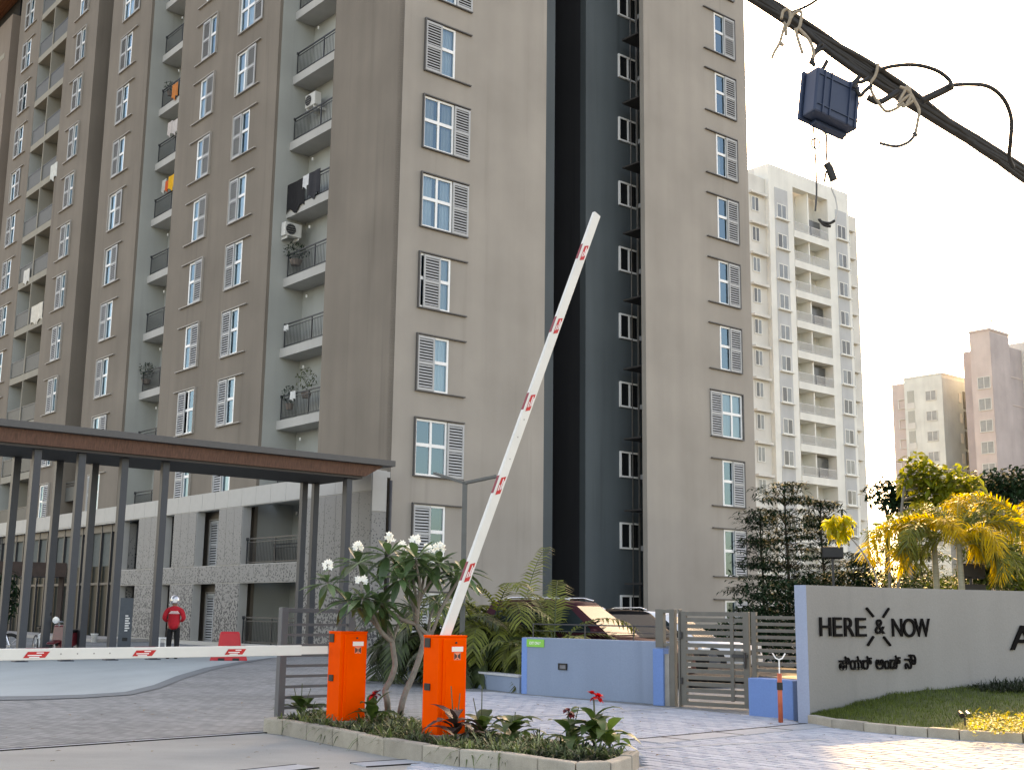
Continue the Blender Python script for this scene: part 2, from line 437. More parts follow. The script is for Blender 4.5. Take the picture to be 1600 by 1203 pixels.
# ---- small two-sash windows of the service slot
fr = MB()
for a, b, c, d in ((0,0,.07,1.1), (1.09,0,1.16,1.1), (.07,0,1.09,.07), (.07,1.03,1.09,1.1), (.54,.07,.62,1.03)): fr.box(a,-.03,b, c,.05,d)
slotw_me = fr.mesh('service_window', UPVC)
DARKG = mat('dark_glass', (.012, .014, .016), .08, spec=.6)
pm = []
for a, b in ((.07,.54), (.62,1.09)):
    p = MB(); p.box(a,.01,.07, b,.03,1.03); pm.append(p.mesh('pane', DARKG))
for k in range(0, 10):
    w = put('service_window', slotw_me, block, (12.89, 1.80, FL*k+1.11))
    for q in pm: put('pane', q, w)

# ---- recessed balconies
def railing(mb, y0, y1, z, x, bars=True):
    h = .98
    mb.bar((x,y0,z+h), (x,y1,z+h), .05, .05); mb.bar((x,y0,z+h-.13), (x,y1,z+h-.13), .03, .03); mb.bar((x,y0,z+.07), (x,y1,z+.07), .04, .04)
    for i in range(int((y1-y0)/.115)+1):
        y = y0 + .115*i; mb.box(x-.007, y-.007, z+.07, x+.007, y+.007, z+h-.13)
    for y in (y0, (y0+y1)/2, y1): mb.box(x-.02, y-.02, z, x+.02, y+.02, z+h)
    mb.box(x-.05, y1-.02, z+h-.06, x+.05, y1+.03, z+h+.05)
def balcony_kit(a, b):
    sl = MB(); sl.box(.76, a+.002, -.37, 1.72, b-.022, 0)
    rl = MB(); railing(rl, a+.05, b-.30, 0, .80)
    dr = MB(); dr.box(1.64, a+.45, 0, 1.72, a+.53, 2.15); dr.box(1.64, a+.05, 2.07, 1.72, a+.45, 2.15); dr.box(1.66, a+.05, 0, 1.70, a+.45, 2.07, 1)
    lp = MB(); lp.tube([(1.5,(a+b)/2+1.6,2.2),(1.5,(a+b)/2+1.6,2.32)], .04, 8)
    return (sl.mesh('balcony_slab', SLAB), rl.mesh('railing', RAILM), dr.mesh('balcony_door', [UPVC, DARKG]), lp.mesh('lamp', UPVC))
for (a, b), ks in (((4.85, 9.47), range(1, 10)), ((19.3, 23.47), range(1, 12))):
    kit = balcony_kit(a, b)
    for k in ks:
        for nm, me in zip(('balcony_slab', 'railing', 'balcony_door', 'wall_lamp'), kit): put(nm, me, block, (0, 0, FL*k))
# ---- twin flush balconies
sl = MB(); sl.box(.003, 36.302, -.36, 1.46, 41.275, .04)
sl_me = sl.mesh('balcony_slab', TWIN)
rl = []
for a, b in ((36.34, 38.74), (38.92, 41.24)):
    r = MB(); r.bar((.06,a,1.02), (.06,b,1.02), .05, .05); r.box(.05,a,.10, .07,b,.98, 1); r.box(.04,a,.04,.08,a+.04,1.0); r.box(.04,b-.04,.04,.08,b,1.0)
    rl.append(r.mesh('railing', [RAILM, FROST]))
dv = MB(); dv.box(.002, 38.77, .04, 1.46, 38.89, 2.64); dv_me = dv.mesh('balcony_divider', TWIN)
dd = MB(); dd.box(1.42,36.6,.04, 1.465,38.0,2.2, 1); dd.box(1.40,36.5,.04, 1.467,36.6,2.3); dd.box(1.40,38.0,.04, 1.467,38.1,2.3); dd.box(1.40,36.6,2.2,1.467,38.0,2.3)
dd_me = dd.mesh('balcony_door', [UPVC, DARKG])
for k in range(2, 15):
    put('balcony_slab', sl_me, block, (0,0,FL*k)); put('balcony_divider', dv_me, block, (0,0,FL*k))
    put('balcony_door', dd_me, block, (0,0,FL*k)); put('balcony_door', dd_me, block, (0,2.55,FL*k))
    for q in rl: put('railing', q, block, (0,0,FL*k))
mb = MB(); mb.bar((.3,28.98,8.0),(.3,31.2,8.0),.05,.05); mb.bar((.3,28.98,7.85),(.3,31.2,7.85),.03,.03); mb.box(.29,28.98,7.0,.31,31.2,7.75)
mb.build('railing', FROST, block)

# ---- podium screen of perforated panels
def perforated():
    m = bpy.data.materials.new('perforated_panel'); m.use_nodes = True
    nt = m.node_tree; N = nt.nodes; L = nt.links; b = N['Principled BSDF']
    b.inputs['Roughness'].default_value = .6
    ge = N.new('ShaderNodeNewGeometry'); vo = N.new('ShaderNodeTexVoronoi'); vo.inputs['Scale'].default_value = 11.0
    vo.distance = 'MANHATTAN'
    L.new(ge.outputs['Position'], vo.inputs['Vector'])
    sp = N.new('ShaderNodeSeparateXYZ'); L.new(ge.outputs['Position'], sp.inputs[0])
    th = N.new('ShaderNodeMapRange'); th.inputs['From Min'].default_value = .0; th.inputs['From Max'].default_value = 5.4
    th.inputs['To Min'].default_value = .95; th.inputs['To Max'].default_value = .22
    L.new(sp.outputs['Z'], th.inputs['Value'])
    rn = N.new('ShaderNodeSeparateColor'); L.new(vo.outputs['Color'], rn.inputs[0])
    mu = N.new('ShaderNodeMath'); mu.operation = 'MULTIPLY'; L.new(th.outputs[0], mu.inputs[0]); 
    mr = N.new('ShaderNodeMapRange'); mr.inputs['From Min'].default_value = .05; mr.inputs['From Max'].default_value = .35; L.new(rn.outputs[0], mr.inputs['Value']); L.new(mr.outputs[0], mu.inputs[1])
    lt = N.new('ShaderNodeMath'); lt.operation = 'LESS_THAN'; L.new(vo.outputs['Distance'], lt.inputs[0]); L.new(mu.outputs[0], lt.inputs[1])
    mx = N.new('ShaderNodeMixRGB'); mx.inputs[1].default_value = (.235, .228, .215, 1); mx.inputs[2].default_value = (.05, .05, .052, 1)
    L.new(lt.outputs[0], mx.inputs[0]); L.new(mx.outputs[0], b.inputs['Base Color'])
    return m
PERF = perforated()
CLAD = mat('cladding_grey_white', (.41, .40, .375), .55, var=.05, scale=2)
mb = MB()
X0 = -.745
ops = [(4.4, 9.0), (11.03, 13.0), (15.2, 16.15), (18.85, 20.7)]
hs = []
for a, b in ops: hs += [(a, .15, b, 2.43), (a, 3.15, b, 5.40)]
hs += [(20.95, .05, 39.0, 5.36)]
holes_wall(mb, (X0,0,0), (0,1,0), (1,0,0), 0, 40.0, 0, 6.13, hs, .35, 0, 1, None, True)
mb.box(-.40, .01, 5.9, -.005, 40, 6.1, 0)
mb.box(-.40, 4.4, 2.7, -.004, 20.8, 2.95, 0)
mb.box(X0+.001, 0.001, 0, -.15, .3, 6.12, 0)
mb.build('podium_screen', [CLAD, CLAD], block)
def panels(t0, t1, z0, z1, w, m):
    n = max(1, round((t1-t0)/w)); w = (t1-t0)/n
    c = MB(); c.box(X0-.025, .008, z0+.006, X0-.002, w-.008, z1-.006); me = c.mesh('cladding_panel', m)
    for i in range(n): put('cladding_panel', me, block, (0, t0+w*i, 0))
panels(0, 40, 5.42, 6.13, 1.13, CLAD)
panels(4.42, 20.68, 2.45, 3.13, 1.16, PERF)
panels(0, 4.38, .15, 5.40, .73, PERF)
for a, b in ((9.02, 11.01), (13.02, 15.18), (16.17, 18.83)):
    panels(a, b, .16, 2.43, .70, PERF); panels(a, b, 3.15, 5.40, .70, PERF)
c = MB(); c.box(-.74, -.03, .05, -.16, -.002, 4.72); c.build('cladding_panel', PERF, block)
c = MB(); c.box(-.74, -.03, 4.735, -.16, -.002, 6.1); c.build('cladding_panel', CLAD, block)
c = MB(); c.box(-.72, 20.72, .1, -.05, 20.74, 5.3); c.build('cladding_panel', PERF, block)
for z in (.15, 3.15):
    mb = MB(); railing(mb, 4.5, 8.9, z, -.55); mb.build('railing', RAILM, block)
# lobby glazing
mb = MB()
mb.box(-.35, 20.9, .05, -.28, 39, 5.36, 0); mb.box(-.37, 20.9, 3.4, -.352, 39, 5.36, 1)
mb.build('lobby_glazing', [mat('lobby_glass', (.018, .022, .02), .35, spec=.12), mat('lobby_blind', (.13, .14, .13), .8, spec=.1)], block)
mb = MB(); mb.box(-.5, 0, .05, -.38, .10, 5.36); mm = mb.mesh('mullion', RAILM)
for i in range(15): put('mullion', mm, block, (0, 21.3+1.22*i, 0))
mb = MB(); mb.box(-.46, 20.9, 2.5, -.39, 39, 2.62); mb.box(-.48, 20.9, 5.0, -.36, 39, 5.36); mb.build('transom', RAILM, block)
mb = MB(); mb.box(-3.2, 17, 0, -.78, 40, .14); mb.build('entrance_step', mat('step_stone', (.33, .31, .285), .8, grit=.2), block, bevel=.015)

# ================================================================== brown block further left, with the timber eaves
b2 = thing('apartment_block', 'brown apartment block under a timber eave at far left edge', 'building', P0, ROT)
mb = MB(); mb.box(0, 47.6, 0, 10, 62, 41.6); mb.build('wall', paint('brown_render', (.23, .185, .15), .08), b2)
mb = MB()
for k in range(10, 14): mb.box(-.02, 48.6, 3*k-.3, .0-.003, 53, 3*k+.1)
mb.build('balcony_edge', TWIN, b2)
eave = thing('roof_canopy', 'brown timber roof eave overhanging the top left corner', 'roof', P0, ROT)
mb = MB(); mb.box(-2.0, 45.9, 43.4, 10, 64, 43.75); mb.build('roof_slab', mat('roof_metal', (.12, .115, .11), .5), eave)
mb = MB(); mb.box(-2.2, 45.9, 43.25, -2.01, 64, 43.72); mb.build('fascia', mat('fascia_grey', (.3, .3, .3), .5), eave)
c = MB(); c.box(0, 0, 0, .28, 18, .05); me = c.mesh('soffit_board', mat('timber_soffit', (.20, .075, .035), .5, var=.3, scale=4, stretch=(6, .4, 1)))
for i in range(38): put('soffit_board', me, eave, (-1.95+.3*i, 45.95, 43.34))
c = MB(); c.box(0, 0, 0, .16, 18, .3); me = c.mesh('rafter', mat('timber_rafter', (.13, .05, .025), .6, var=.2))
for i in range(6): put('rafter', me, eave, (-1.5+1.8*i, 45.95, 43.03))
mb = MB(); mb.box(.5, 47.8, 41.6, 9.5, 61.5, 43.3); mb.build('attic_wall', INSIDE, eave)

# ================================================================== drop-off canopy on its posts
cano = thing('drop_off_canopy', 'long flat grey canopy with brown timber fascia on slim posts', 'canopy', P0, ROT)
mb = MB(); mb.box(-20, -1.66, 6.06, -.95, 1.5, 6.25); mb.build('roof_edge', mat('canopy_metal', (.085, .082, .08), .5, var=.06), cano, bevel=.01)
TIMB = mat('timber_fascia', (.115, .052, .034), .6, var=.35, scale=3.2, stretch=(9, 9, .25), bump=.2, bscale=10)
mb = MB()
a = [(-20,-1.48), (-1.3,-1.48), (-1.3,1.35), (-20,1.35)]; b = [(-20,-1.42), (-1.95,-1.42), (-1.95,1.3), (-20,1.3)]
mb.hexa([(*q,5.68) for q in b] + [(*q,6.055) for q in a]); mb.build('timber_fascia', TIMB, cano)
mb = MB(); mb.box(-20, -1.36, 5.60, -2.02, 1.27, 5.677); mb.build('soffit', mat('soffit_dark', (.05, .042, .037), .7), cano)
c = MB(); c.box(-.10, -.10, 0, .10, .10, 5.60); c.box(-.17, -.17, 0, .17, .17, .03)
post_me = c.mesh('post', mat('post_grey', (.045, .050, .058), .45, var=.05))
for s, t in ((-14.6,-1.1), (-13.6,-1.1), (-12.28,-1.1), (-11.07,-1.1), (-9.78,-.95), (-8.55,-.95), (-2.42,-1.15), (-2.12,-.6), (-12.1,1.05), (-10.9,1.05), (-9.85,1.05), (-2.74,1.05), (-2.3,1.05)):
    put('post', post_me, cano, (s, t, 0), bevel=.012)

# ================================================================== ground, driveway, paving
ASPH = mat('plain_ground', (.10, .10, .09), .95, var=.15, scale=.4)
g = MB(); g.quad((-400,-80,-.02),(700,-80,-.02),(700,1200,-.02),(-400,1200,-.02)); structure(g.build('ground', ASPH))
def brick_mat(name, c1, c2, cm, rz, sx=5.0, bw=.5, rh=.25, rough=.85, blotch=.22):
    m = bpy.data.materials.new(name); m.use_nodes = True
    nt = m.node_tree; N = nt.nodes; L = nt.links; b = N['Principled BSDF']; b.inputs['Roughness'].default_value = rough
    b.inputs['Specular IOR Level'].default_value = .3
    tc = N.new('ShaderNodeTexCoord'); mp = N.new('ShaderNodeMapping'); mp.inputs['Rotation'].default_value = (0,0,rz)
    L.new(tc.outputs['Object'], mp.inputs[0])
    br = N.new('ShaderNodeTexBrick'); br.inputs['Scale'].default_value = sx; br.inputs['Brick Width'].default_value = bw*2; br.inputs['Row Height'].default_value = rh*2
    br.inputs['Mortar Size'].default_value = .025; br.inputs['Color1'].default_value = (*c1,1); br.inputs['Color2'].default_value = (*c2,1); br.inputs['Mortar'].default_value = (*cm,1)
    L.new(mp.outputs[0], br.inputs['Vector'])
    n1 = N.new('ShaderNodeTexNoise'); n1.inputs['Scale'].default_value = .35; n1.inputs['Detail'].default_value = 8; n1.inputs['Roughness'].default_value = .65
    L.new(tc.outputs['Object'], n1.inputs['Vector'])
    r = N.new('ShaderNodeMapRange'); r.inputs['From Min'].default_value = .3; r.inputs['From Max'].default_value = .7; r.inputs['To Min'].default_value = 1-blotch; r.inputs['To Max'].default_value = 1+blotch
    L.new(n1.outputs['Fac'], r.inputs['Value'])
    s = N.new('ShaderNodeVectorMath'); s.operation = 'SCALE'; L.new(br.outputs['Color'], s.inputs[0]); L.new(r.outputs[0], s.inputs['Scale'])
    L.new(s.outputs[0], b.inputs['Base Color'])
    bp = N.new('ShaderNodeBump'); bp.inputs['Strength'].default_value = .4; bp.inputs['Distance'].default_value = .01; bp.invert = True
    L.new(br.outputs['Fac'], bp.inputs['Height']); L.new(bp.outputs[0], b.inputs['Normal'])
    MATS[name] = m; return m
DRIVE = brick_mat('drive_blocks', (.235,.25,.25), (.16,.175,.178), (.08,.09,.09), ROT, 5.0)
d = MB(); d.quad((-60,2,-.002),(18,2,-.002),(18,70,-.002),(-60,70,-.002)); structure(d.build('driveway', DRIVE))
# lighter concrete apron sweeping in front of the canopy, and its darker kerb-flush band
CONC = mat('apron_concrete', (.30,.355,.36), .8, var=.10, scale=.8, stretch=(1, .3, 1), grit=.35)
BAND = mat('apron_band', (.13,.155,.165), .85, var=.12, scale=3, grit=.3)
def sheet(name, px, z, m):
    q = MB(); pts = [G(x, y, 0) for x, y in px]; i = len(q.v)
    q.v += [(p.x, p.y, z) for p in pts]; q.f.append(tuple(range(i, i+len(pts)))); q.m.append(0)
    o = q.build(name, m); structure(o); return o
sheet('apron', [(-500,1089),(-100,1089),(60,1087),(130,1085),(195,1081),(240,1070),(275,1056),(320,1043),(370,1034),(420,1027.5),(500,1024),(620,1022),(600,1013),(300,1012),(-40,1012),(-500,1016)], .004, CONC)
sheet('apron_band', [(-500,1096),(-100,1096),(60,1093),(135,1090),(205,1085.5),(250,1075),(288,1060),(332,1046),(382,1035.5),(425,1028.2),(420,1027.7),(370,1034.2),(320,1043.2),(275,1056.2),(240,1070.2),(195,1081.2),(130,1085.2),(60,1087.2),(-100,1089.2),(-500,1089.2)], .008, BAND)
# front strip of smoother concrete outside the drain line
CONC2 = mat('kerbside_concrete', (.255,.265,.25), .85, var=.14, scale=1.2, stretch=(.5, 1, 1), grit=.4)
dl = [G(0,1171), G(410,1143.5)]; dl2 = [G(1000,1158), G(1240,1135)]
sheet('forecourt', [(-600,1214),(0,1173),(410,1145),(440,1150),(600,1181),(700,1195),(780,1215),(500,1300),(-600,1400)], .004, CONC2)

# block paving: every block its own edges; the nearest are single parts, the rest one mesh
PAVE = [mat('paver_grey', (.31,.345,.395), .85, var=.10, scale=9, grit=.4), mat('paver_light', (.35,.39,.44), .85, var=.10, scale=9, grit=.4), mat('paver_dark', (.26,.295,.345), .85, var=.10, scale=9, grit=.4)]
BW, BH = .30, .15
def paver_mesh(m):
    q = MB(); w, h, c = BW/2-.004, BH/2-.004, .010
    q.hexa([(-w,-h,0),(w,-h,0),(w,h,0),(-w,h,0),(-w+c,-h+c,.020),(w-c,-h+c,.020),(w-c,h-c,.020),(-w+c,h-c,.020)]); return q.mesh('paver', m)
pm3 = [paver_mesh(m) for m in PAVE]
pav = structure(thing('pavement', 'grey block paving of the gateway', 'pavement')); del pav['category']
bed = MB()
cells = []
ax = S; ay = T
def inside(p):
    return p.x > -.2 + max(0, (p.y-11)*-.2) and p.y > 8 and p.y < 24
isl = [(-2.95,14.9),(-2.6,14.45),(-.2,11.45),(.5,11.3),(1.25,12.0),(1.3,12.6),(-1.9,16.9),(-2.6,16.6)]
def in_poly(x, y, poly):
    c = False; j = len(poly)-1
    for i in range(len(poly)):
        if ((poly[i][1] > y) != (poly[j][1] > y)) and x < (poly[j][0]-poly[i][0])*(y-poly[i][1])/(poly[j][1]-poly[i][1]) + poly[i][0]: c = not c
        j = i
    return c
o0 = Vector((2.0, 14.0, 0))
for r in range(-70, 70):
    for c in range(-40, 40):
        p = o0 + ay*(BW*(c + (.5 if r % 2 else 0))) + ax*(BH*r)
        if p.y < 8.5 or p.y > 22.5 or p.x > 8.5 or p.x < -.9: continue
        if p.x < .3 and p.y < 11.2: continue
        if in_poly(p.x, p.y, isl): continue
        w = (p - Vector((3.92,17.36,0))).dot(-S)       # keep this side of the gate line
        if w < -.05 and p.x < 4.0: continue
        # keep clear of the lawn kerb
        if p.x > 3.9 and p.y > 16.5 - (p.x-3.95)*1.08 and p.x < 5.9: continue
        if p.x >= 5.9 and p.y > 14.42: continue
        cells.append(p)
cells.sort(key=lambda p: p.x*p.x + p.y*p.y)
rest = MB()
rr = random.Random(3)
near = [p for p in cells if -.43 < p.x/p.y < .43 and p.y > 10.6]
near_ids = {id(p) for p in near[:300]}
for p in cells:
    k = rr.choice((0,0,0,1,2)); dz = rr.uniform(-.003,.002); tilt = rr.uniform(-.012,.012)
    if id(p) in near_ids:
        o = put('paver', pm3[k], pav, (p.x, p.y, dz)); o.rotation_euler = (tilt, rr.uniform(-.01,.01), PI/2+ROT)
    else:
        w, h, cc = BW/2-.004, BH/2-.004, .010
        pts = [(-w,-h,0),(w,-h,0),(w,h,0),(-w,h,0),(-w+cc,-h+cc,.02),(w-cc,-h+cc,.02),(w-cc,h-cc,.02),(-w+cc,h-cc,.02)]
        rest.hexa([p + ay*x + ax*y + Vector((0,0,z+dz)) for x, y, z in pts], k)
stuff(rest.build('paver_field', PAVE, pav))
# concrete drain strips with their slots
def strip(name, a, b, w, z0, z1, m, parent=None):
    q = MB(); q.bar(Vector(a)+Vector((0,0,(z0+z1)/2)), Vector(b)+Vector((0,0,(z0+z1)/2)), w, z1-z0); return q.build(name, m, parent)
drain = structure(thing('trench_drain', 'concrete trench drain', 'drain')); del drain['category']
SLOT = mat('slot_black', (.012,.012,.012), .9)
DCON = mat('drain_concrete', (.30,.325,.345), .85, var=.12, scale=3, grit=.4)
for a, b, w in ((G(-600,1213), G(418,1144), .10), (G(560,1196), G(700,1187), .30), (G(330,1214), G(480,1198), .30)):
    strip('drain_cover', a, b, w, .0, .012, DCON, drain)
    n = (b-a).normalized().cross(Vector((0,0,1)))
    for sgn in (-1, 1): strip('drain_slot', a+n*sgn*(w/2+.012), b+n*sgn*(w/2+.012), .022, 0, .0145, SLOT, drain)
a, b = G(985,1158.5), G(1262,1132.5)
n = (b-a).normalized().cross(Vector((0,0,1)))
k = 7
for i in range(k):
    p, q = a.lerp(b, i/k), a.lerp(b, (i+.985)/k); strip('drain_cover', p+n*.24, q+n*.24, .42, .0, .026, DCON, drain)
rl_ = random.Random(9); q_ = MB()
for i in range(230):
    x, y = rl_.uniform(-6,7), rl_.uniform(11.2,20); p_ = Vector((x,y,.03)); an = rl_.uniform(0,6.28); l_ = rl_.uniform(.03,.07)
    if in_poly(x, y, isl): continue
    q_.blade(p_, Vector((math.cos(an),math.sin(an),rl_.uniform(0,.3))), Vector((-math.sin(an),math.cos(an),0)), l_, l_*.45, .2, 2, 0, .15, [.3,1,0])
stuff(q_.build('fallen_leaves', mat('dry_leaf', (.16,.10,.04), .8, var=.4, island=.5)))
strip('drain_slot', a-n*.02, b-n*.02, .04, 0, .0255, SLOT, drain)
for i in (1, 3, 5): strip('drain_slot', a.lerp(b,i/k)+n*.03, a.lerp(b,i/k)+n*.44, .03, 0, .028, SLOT, drain)
# edging courses across the gateway
for (x0,y0,x1,y1) in ((726,1128,1050,1108),(1000,1172,1290,1158)):
    strip('edging_strip', G(x0,y0), G(x1,y1), .10, 0, .025, DCON, drain)

# ================================================================== white tower, far right
WHT = paint('tower_white', (.73,.735,.68), .04); WHT2 = paint('tower_grey_panel', (.47,.49,.49), .04); WHC = paint('tower_cream', (.62,.61,.56), .04)
TG = mat('tower_glass', (.15,.17,.175), .15, var=.3, scale=.6, spec=.6); TGD = mat('tower_glass_dark', (.09,.095,.095), .2)  # panes kept pale: distance haze put into the glass colour
PW = Vector((25.353,112.188,0))
tw = thing('apartment_tower', 'white and pale grey apartment tower beyond the trees right of centre', 'building', PW, ROT)
mb = MB()
mb.box(-1.2,0,0, 2.55,.9,44.4,0); mb.box(8.25,0,0, 11.85,.9,44.4,0); mb.box(2.55,0,42.9, 8.25,.9,44.4,0)      # piers each side of the balconies
mb.box(-1.19,1.7,0, 11.85,16,44.39,2); mb.box(-1.2,.9,0, 2.55,1.71,44.38,0); mb.box(8.25,.9,0, 11.85,1.71,44.38,0)
mb.box(-12,.45,0, -1.21,18,42.9,2); mb.box(11.86,1.2,0, 14.95,17,42.8,2)
mb.box(-2.6,3,42.9,-1.21,12,44.2,0)
mb.box(5.2,.25,0, 5.4,1.7,42.9,0)
mb.build('wall', [WHT, WHT2, WHC], tw)
mb = MB()
for x0, x1 in ((-.35,1.65),(9.5,11.4)):
    mb.box(x0,-.03,2,x1,-.001,42.2)
mb.build('facade_panel', WHT2, tw)
sl = MB(); sl.box(2.56,-.06,1.8, 8.24,1.69,2.5); slm = sl.mesh('balcony_slab', WHT)
r = MB()
r.bar((2.6,.02,3.4),(5.2,.02,3.4),.05,.05); r.bar((2.6,.02,2.65),(5.2,.02,2.65),.04,.04)
for i in range(19): r.box(2.62+.142*i,0,2.5,2.65+.142*i,.03,3.4)
rm = r.mesh('railing', mat('rail_white', (.6,.6,.58), .5))
dr = MB(); dr.box(2.62,1.62,2.5,3.35,1.69,4.5); dm = dr.mesh('balcony_door', TGD)
sill = MB(); sill.box(-.3,-.3,0,1.7,-.031,.14); sm = sill.mesh('sill', WHT)
def tower_window(w, h):
    f = MB(); f.box(0,-.06,0,w,-.032,.08); f.box(0,-.06,h-.08,w,-.032,h); f.box(0,-.06,.08,.08,-.032,h-.08); f.box(w-.08,-.06,.08,w,-.032,h-.08); f.box(w/2-.05,-.06,.08,w/2+.05,-.032,h-.08)
    p = []
    for a in (.08, w/2+.05):
        q = MB(); q.box(a,-.052,.08,a+w/2-.13,-.034,h-.08); p.append(q)
    return f.mesh('window', WHT), p
wf, wp = tower_window(1.45, 1.45); wpm = [[q.mesh('pane', m) for q in wp] for m in (TG, TGD)]
wf2, wp2 = tower_window(1.1, 1.45); wpm2 = [[q.mesh('pane', m) for q in wp2] for m in (TG, TGD)]
ledge = MB(); ledge.box(0,-.4,0,2.3,0,.22); lm = ledge.mesh('ledge', WHC)
rr = random.Random(5)
def tower_win(f, ps, loc):
    o = put('window', f, tw, loc)
    for q in (0,1): put('pane', ps[1 if rr.random() < .35 else 0][q], o)
for k in range(0, 14):
    z = 3*k
    if k < 13:
        put('balcony_slab', slm, tw, (0,0,z)); put('railing', rm, tw, (0,0,z)); put('railing', rm, tw, (2.85,0,z))
        put('balcony_door', dm, tw, (0,0,z)); put('balcony_door', dm, tw, (2.85,0,z))
    if z+.25 > 2:
        tower_win(wf, wpm, (-.05,0,z+.2)); put('sill', sm, tw, (0,0,z+.03))
        tower_win(wf, wpm, (9.72,0,z+.2)); put('sill', sm, tw, (9.8,0,z+.03))
        tower_win(wf2, wpm2, (12.6,1.2,z+.3)); put('ledge', lm, tw, (11.9,1.2,z+1.95))
        tower_win(wf2, wpm2, (-3.35,.45,z+.3)); put('ledge', lm, tw, (-3.7,.45,z+1.95))
mb = MB(); mb.box(5.5,.9,2.6, 8.1,1.0,4.6); nm_ = mb.mesh('balcony_net', TGD)
for k in (4, 7, 9, 12): put('balcony_net', nm_, tw, (0,0,3*k))

# ================================================================== cream block and pinkish tower behind the yellow palms
PC = Vector((62.63,174.08,0))
CREAM = paint('block_cream', (.64,.655,.60), .04); CRG = paint('block_shaded_side', (.47,.52,.51), .04); PINK = paint('block_pink', (.56,.48,.44), .04); MAUV = paint('block_mauve_shade', (.44,.385,.37), .04)  # grey and mauve are shaded copies of cream and pink for right faces
cb = thing('apartment_block', 'cream low apartment block seen over the broad leaved tree', 'building', PC, ROT)
mb = MB(); mb.box(0,0,0,16,6.2,36.5,0); mb.box(1.0,6.2,0,16,8.9,36.2,2); mb.box(.02,-.03,0,9,-.002,36.0,1)
mb.box(-.06,-.06,36.5,16,6.25,36.75,0)
mb.build('wall', [CREAM, CRG, PINK], cb)
BWIN = mat('block_window', (.30,.30,.28), .2, var=.2, scale=.7); BAL = mat('block_balcony', (.42,.42,.37), .7)
def lwin(t0, t1, h):
    f = MB(); f.box(-.10,t0-.1,-.12, -.002,t1+.1,0); f.box(-.08,t0-.1,0,-.003,t0,h); f.box(-.08,t1,0,-.003,t1+.1,h); f.box(-.09,t0-.1,h,-.004,t1+.1,h+.1); f.box(-.07,(t0+t1)/2-.05,0,-.005,(t0+t1)/2+.05,h)
    p = MB(); p.box(-.05,t0,.01,-.006,(t0+t1)/2-.05,h-.01); q = MB(); q.box(-.05,(t0+t1)/2+.05,.01,-.006,t1,h-.01)
    return f.mesh('window', WHC), p.mesh('pane', BWIN), q.mesh('pane', BWIN)
w1 = lwin(1.05, 2.65, 1.3)
bo = MB(); bo.box(-.04,4.6,.1,-.002,5.7,2.75); bom = bo.mesh('balcony_opening', BAL)
br = MB(); br.box(-.10,4.5,0,-.041,5.8,.95); brm = br.mesh('railing', WHC)
hood = MB(); hood.box(.82,6.5,1.35,.997,7.9,1.45); hood.box(.86,6.5,.0,.996,7.9,.1); hood.box(.9,7.75,.1,.995,7.9,1.35); hm = hood.mesh('window_surround', WHC)
sd = MB(); sd.box(5.6,-.12,.1,6.7,-.031,2.7); sdm = sd.mesh('balcony_door', TGD)
sw = MB(); sw.box(4.4,-.10,.9,5.1,-.032,2.3); swm = sw.mesh('side_window', WHC)
acm = MB(); acm.box(7.5,-.5,1.4,8.3,-.03,2.0); acm.box(7.7,-.2,2.4,8.2,-.03,2.9); acmm = acm.mesh('cooling_unit', mat('unit_grey', (.25,.24,.23), .6))
for k in range(4, 12):
    z = 3*k - .1
    w = put('window', w1[0], cb, (0,0,z)); put('pane', w1[1], w); put('pane', w1[2], w)
    put('balcony_opening', bom, cb, (0,0,z-1)); put('railing', brm, cb, (0,0,z-1)); put('window_surround', hm, cb, (0,0,z-.6))
    put('balcony_door', sdm, cb, (0,0,z-1)); put('side_window', swm, cb, (0,0,z-1)); put('cooling_unit', acmm, cb, (0,0,z-1))
ptd = ray(1546,700); ptd.z = 0; PT = ptd.normalized()*177
pt = thing('apartment_block', 'pinkish grey block with a taller stair tower at right edge', 'building', PT, ROT)
mb = MB(); mb.box(0,-1.0,0,5.2,2.0,40.7,0); mb.box(0.03,-1.05,0,5.15,-1.003,40.4,1); mb.box(5.2,-.3,0,10,6,39.4,1); mb.box(10,-2.2,0,22,6,40.6,2); mb.box(-.1,-1.12,40.7,5.3,2.1,41,0)
mb.build('wall', [PINK, MAUV, WHC], pt)
w2 = lwin(-.65, 1.05, 1.5)
for k in range(4, 12):
    w = put('window', w2[0], pt, (0,0,3*k-.3)); put('pane', w2[1], w); put('pane', w2[2], w)
mb = MB()
for k in (13, ): mb.box(5.2,-.36,3*k-4,10,-.301,3*k-3.8); mb.box(5.19,-.37,3*k-8,10,-.302,3*k-7.85)
mb.build('string_course', PINK, pt)

# ================================================================== kerbed planting island between the lanes
KERB = [mat('kerb_concrete_%s' % n, c, .85, var=.14, scale=5, grit=.45, bump=.15) for n, c in (('a', (.33,.30,.245)), ('b', (.37,.34,.28)), ('c', (.29,.265,.22)))]
SOIL = mat('soil', (.055,.042,.03), .95, var=.4, scale=9, bump=.6, bscale=30)
KZ = .17
near_edge = [G(x, y, KZ) for x, y in ((412,1121),(442,1123.5),(520,1138),(600,1153),(660,1163),(718,1171),(780,1175),(840,1184),(900,1192),(956,1190),(988,1180))]
near_edge = [Vector((p.x, p.y, 0)) for p in near_edge]
far_edge = [near_edge[-1] + S*.35 + T*.25, near_edge[-3] + S*1.05 + T*.45, near_edge[1] + S*1.35 + T*.1, near_edge[0] + S*.9 + T*.2, near_edge[0] + S*.3 + T*.12]
ring = near_edge + far_edge
island = structure(thing('island', 'kerbed planting island', 'island')); del island['category']
def ccw(poly):
    a = sum(p.x*q.y - q.x*p.y for p, q in zip(poly, poly[1:]+poly[:1])); return a > 0
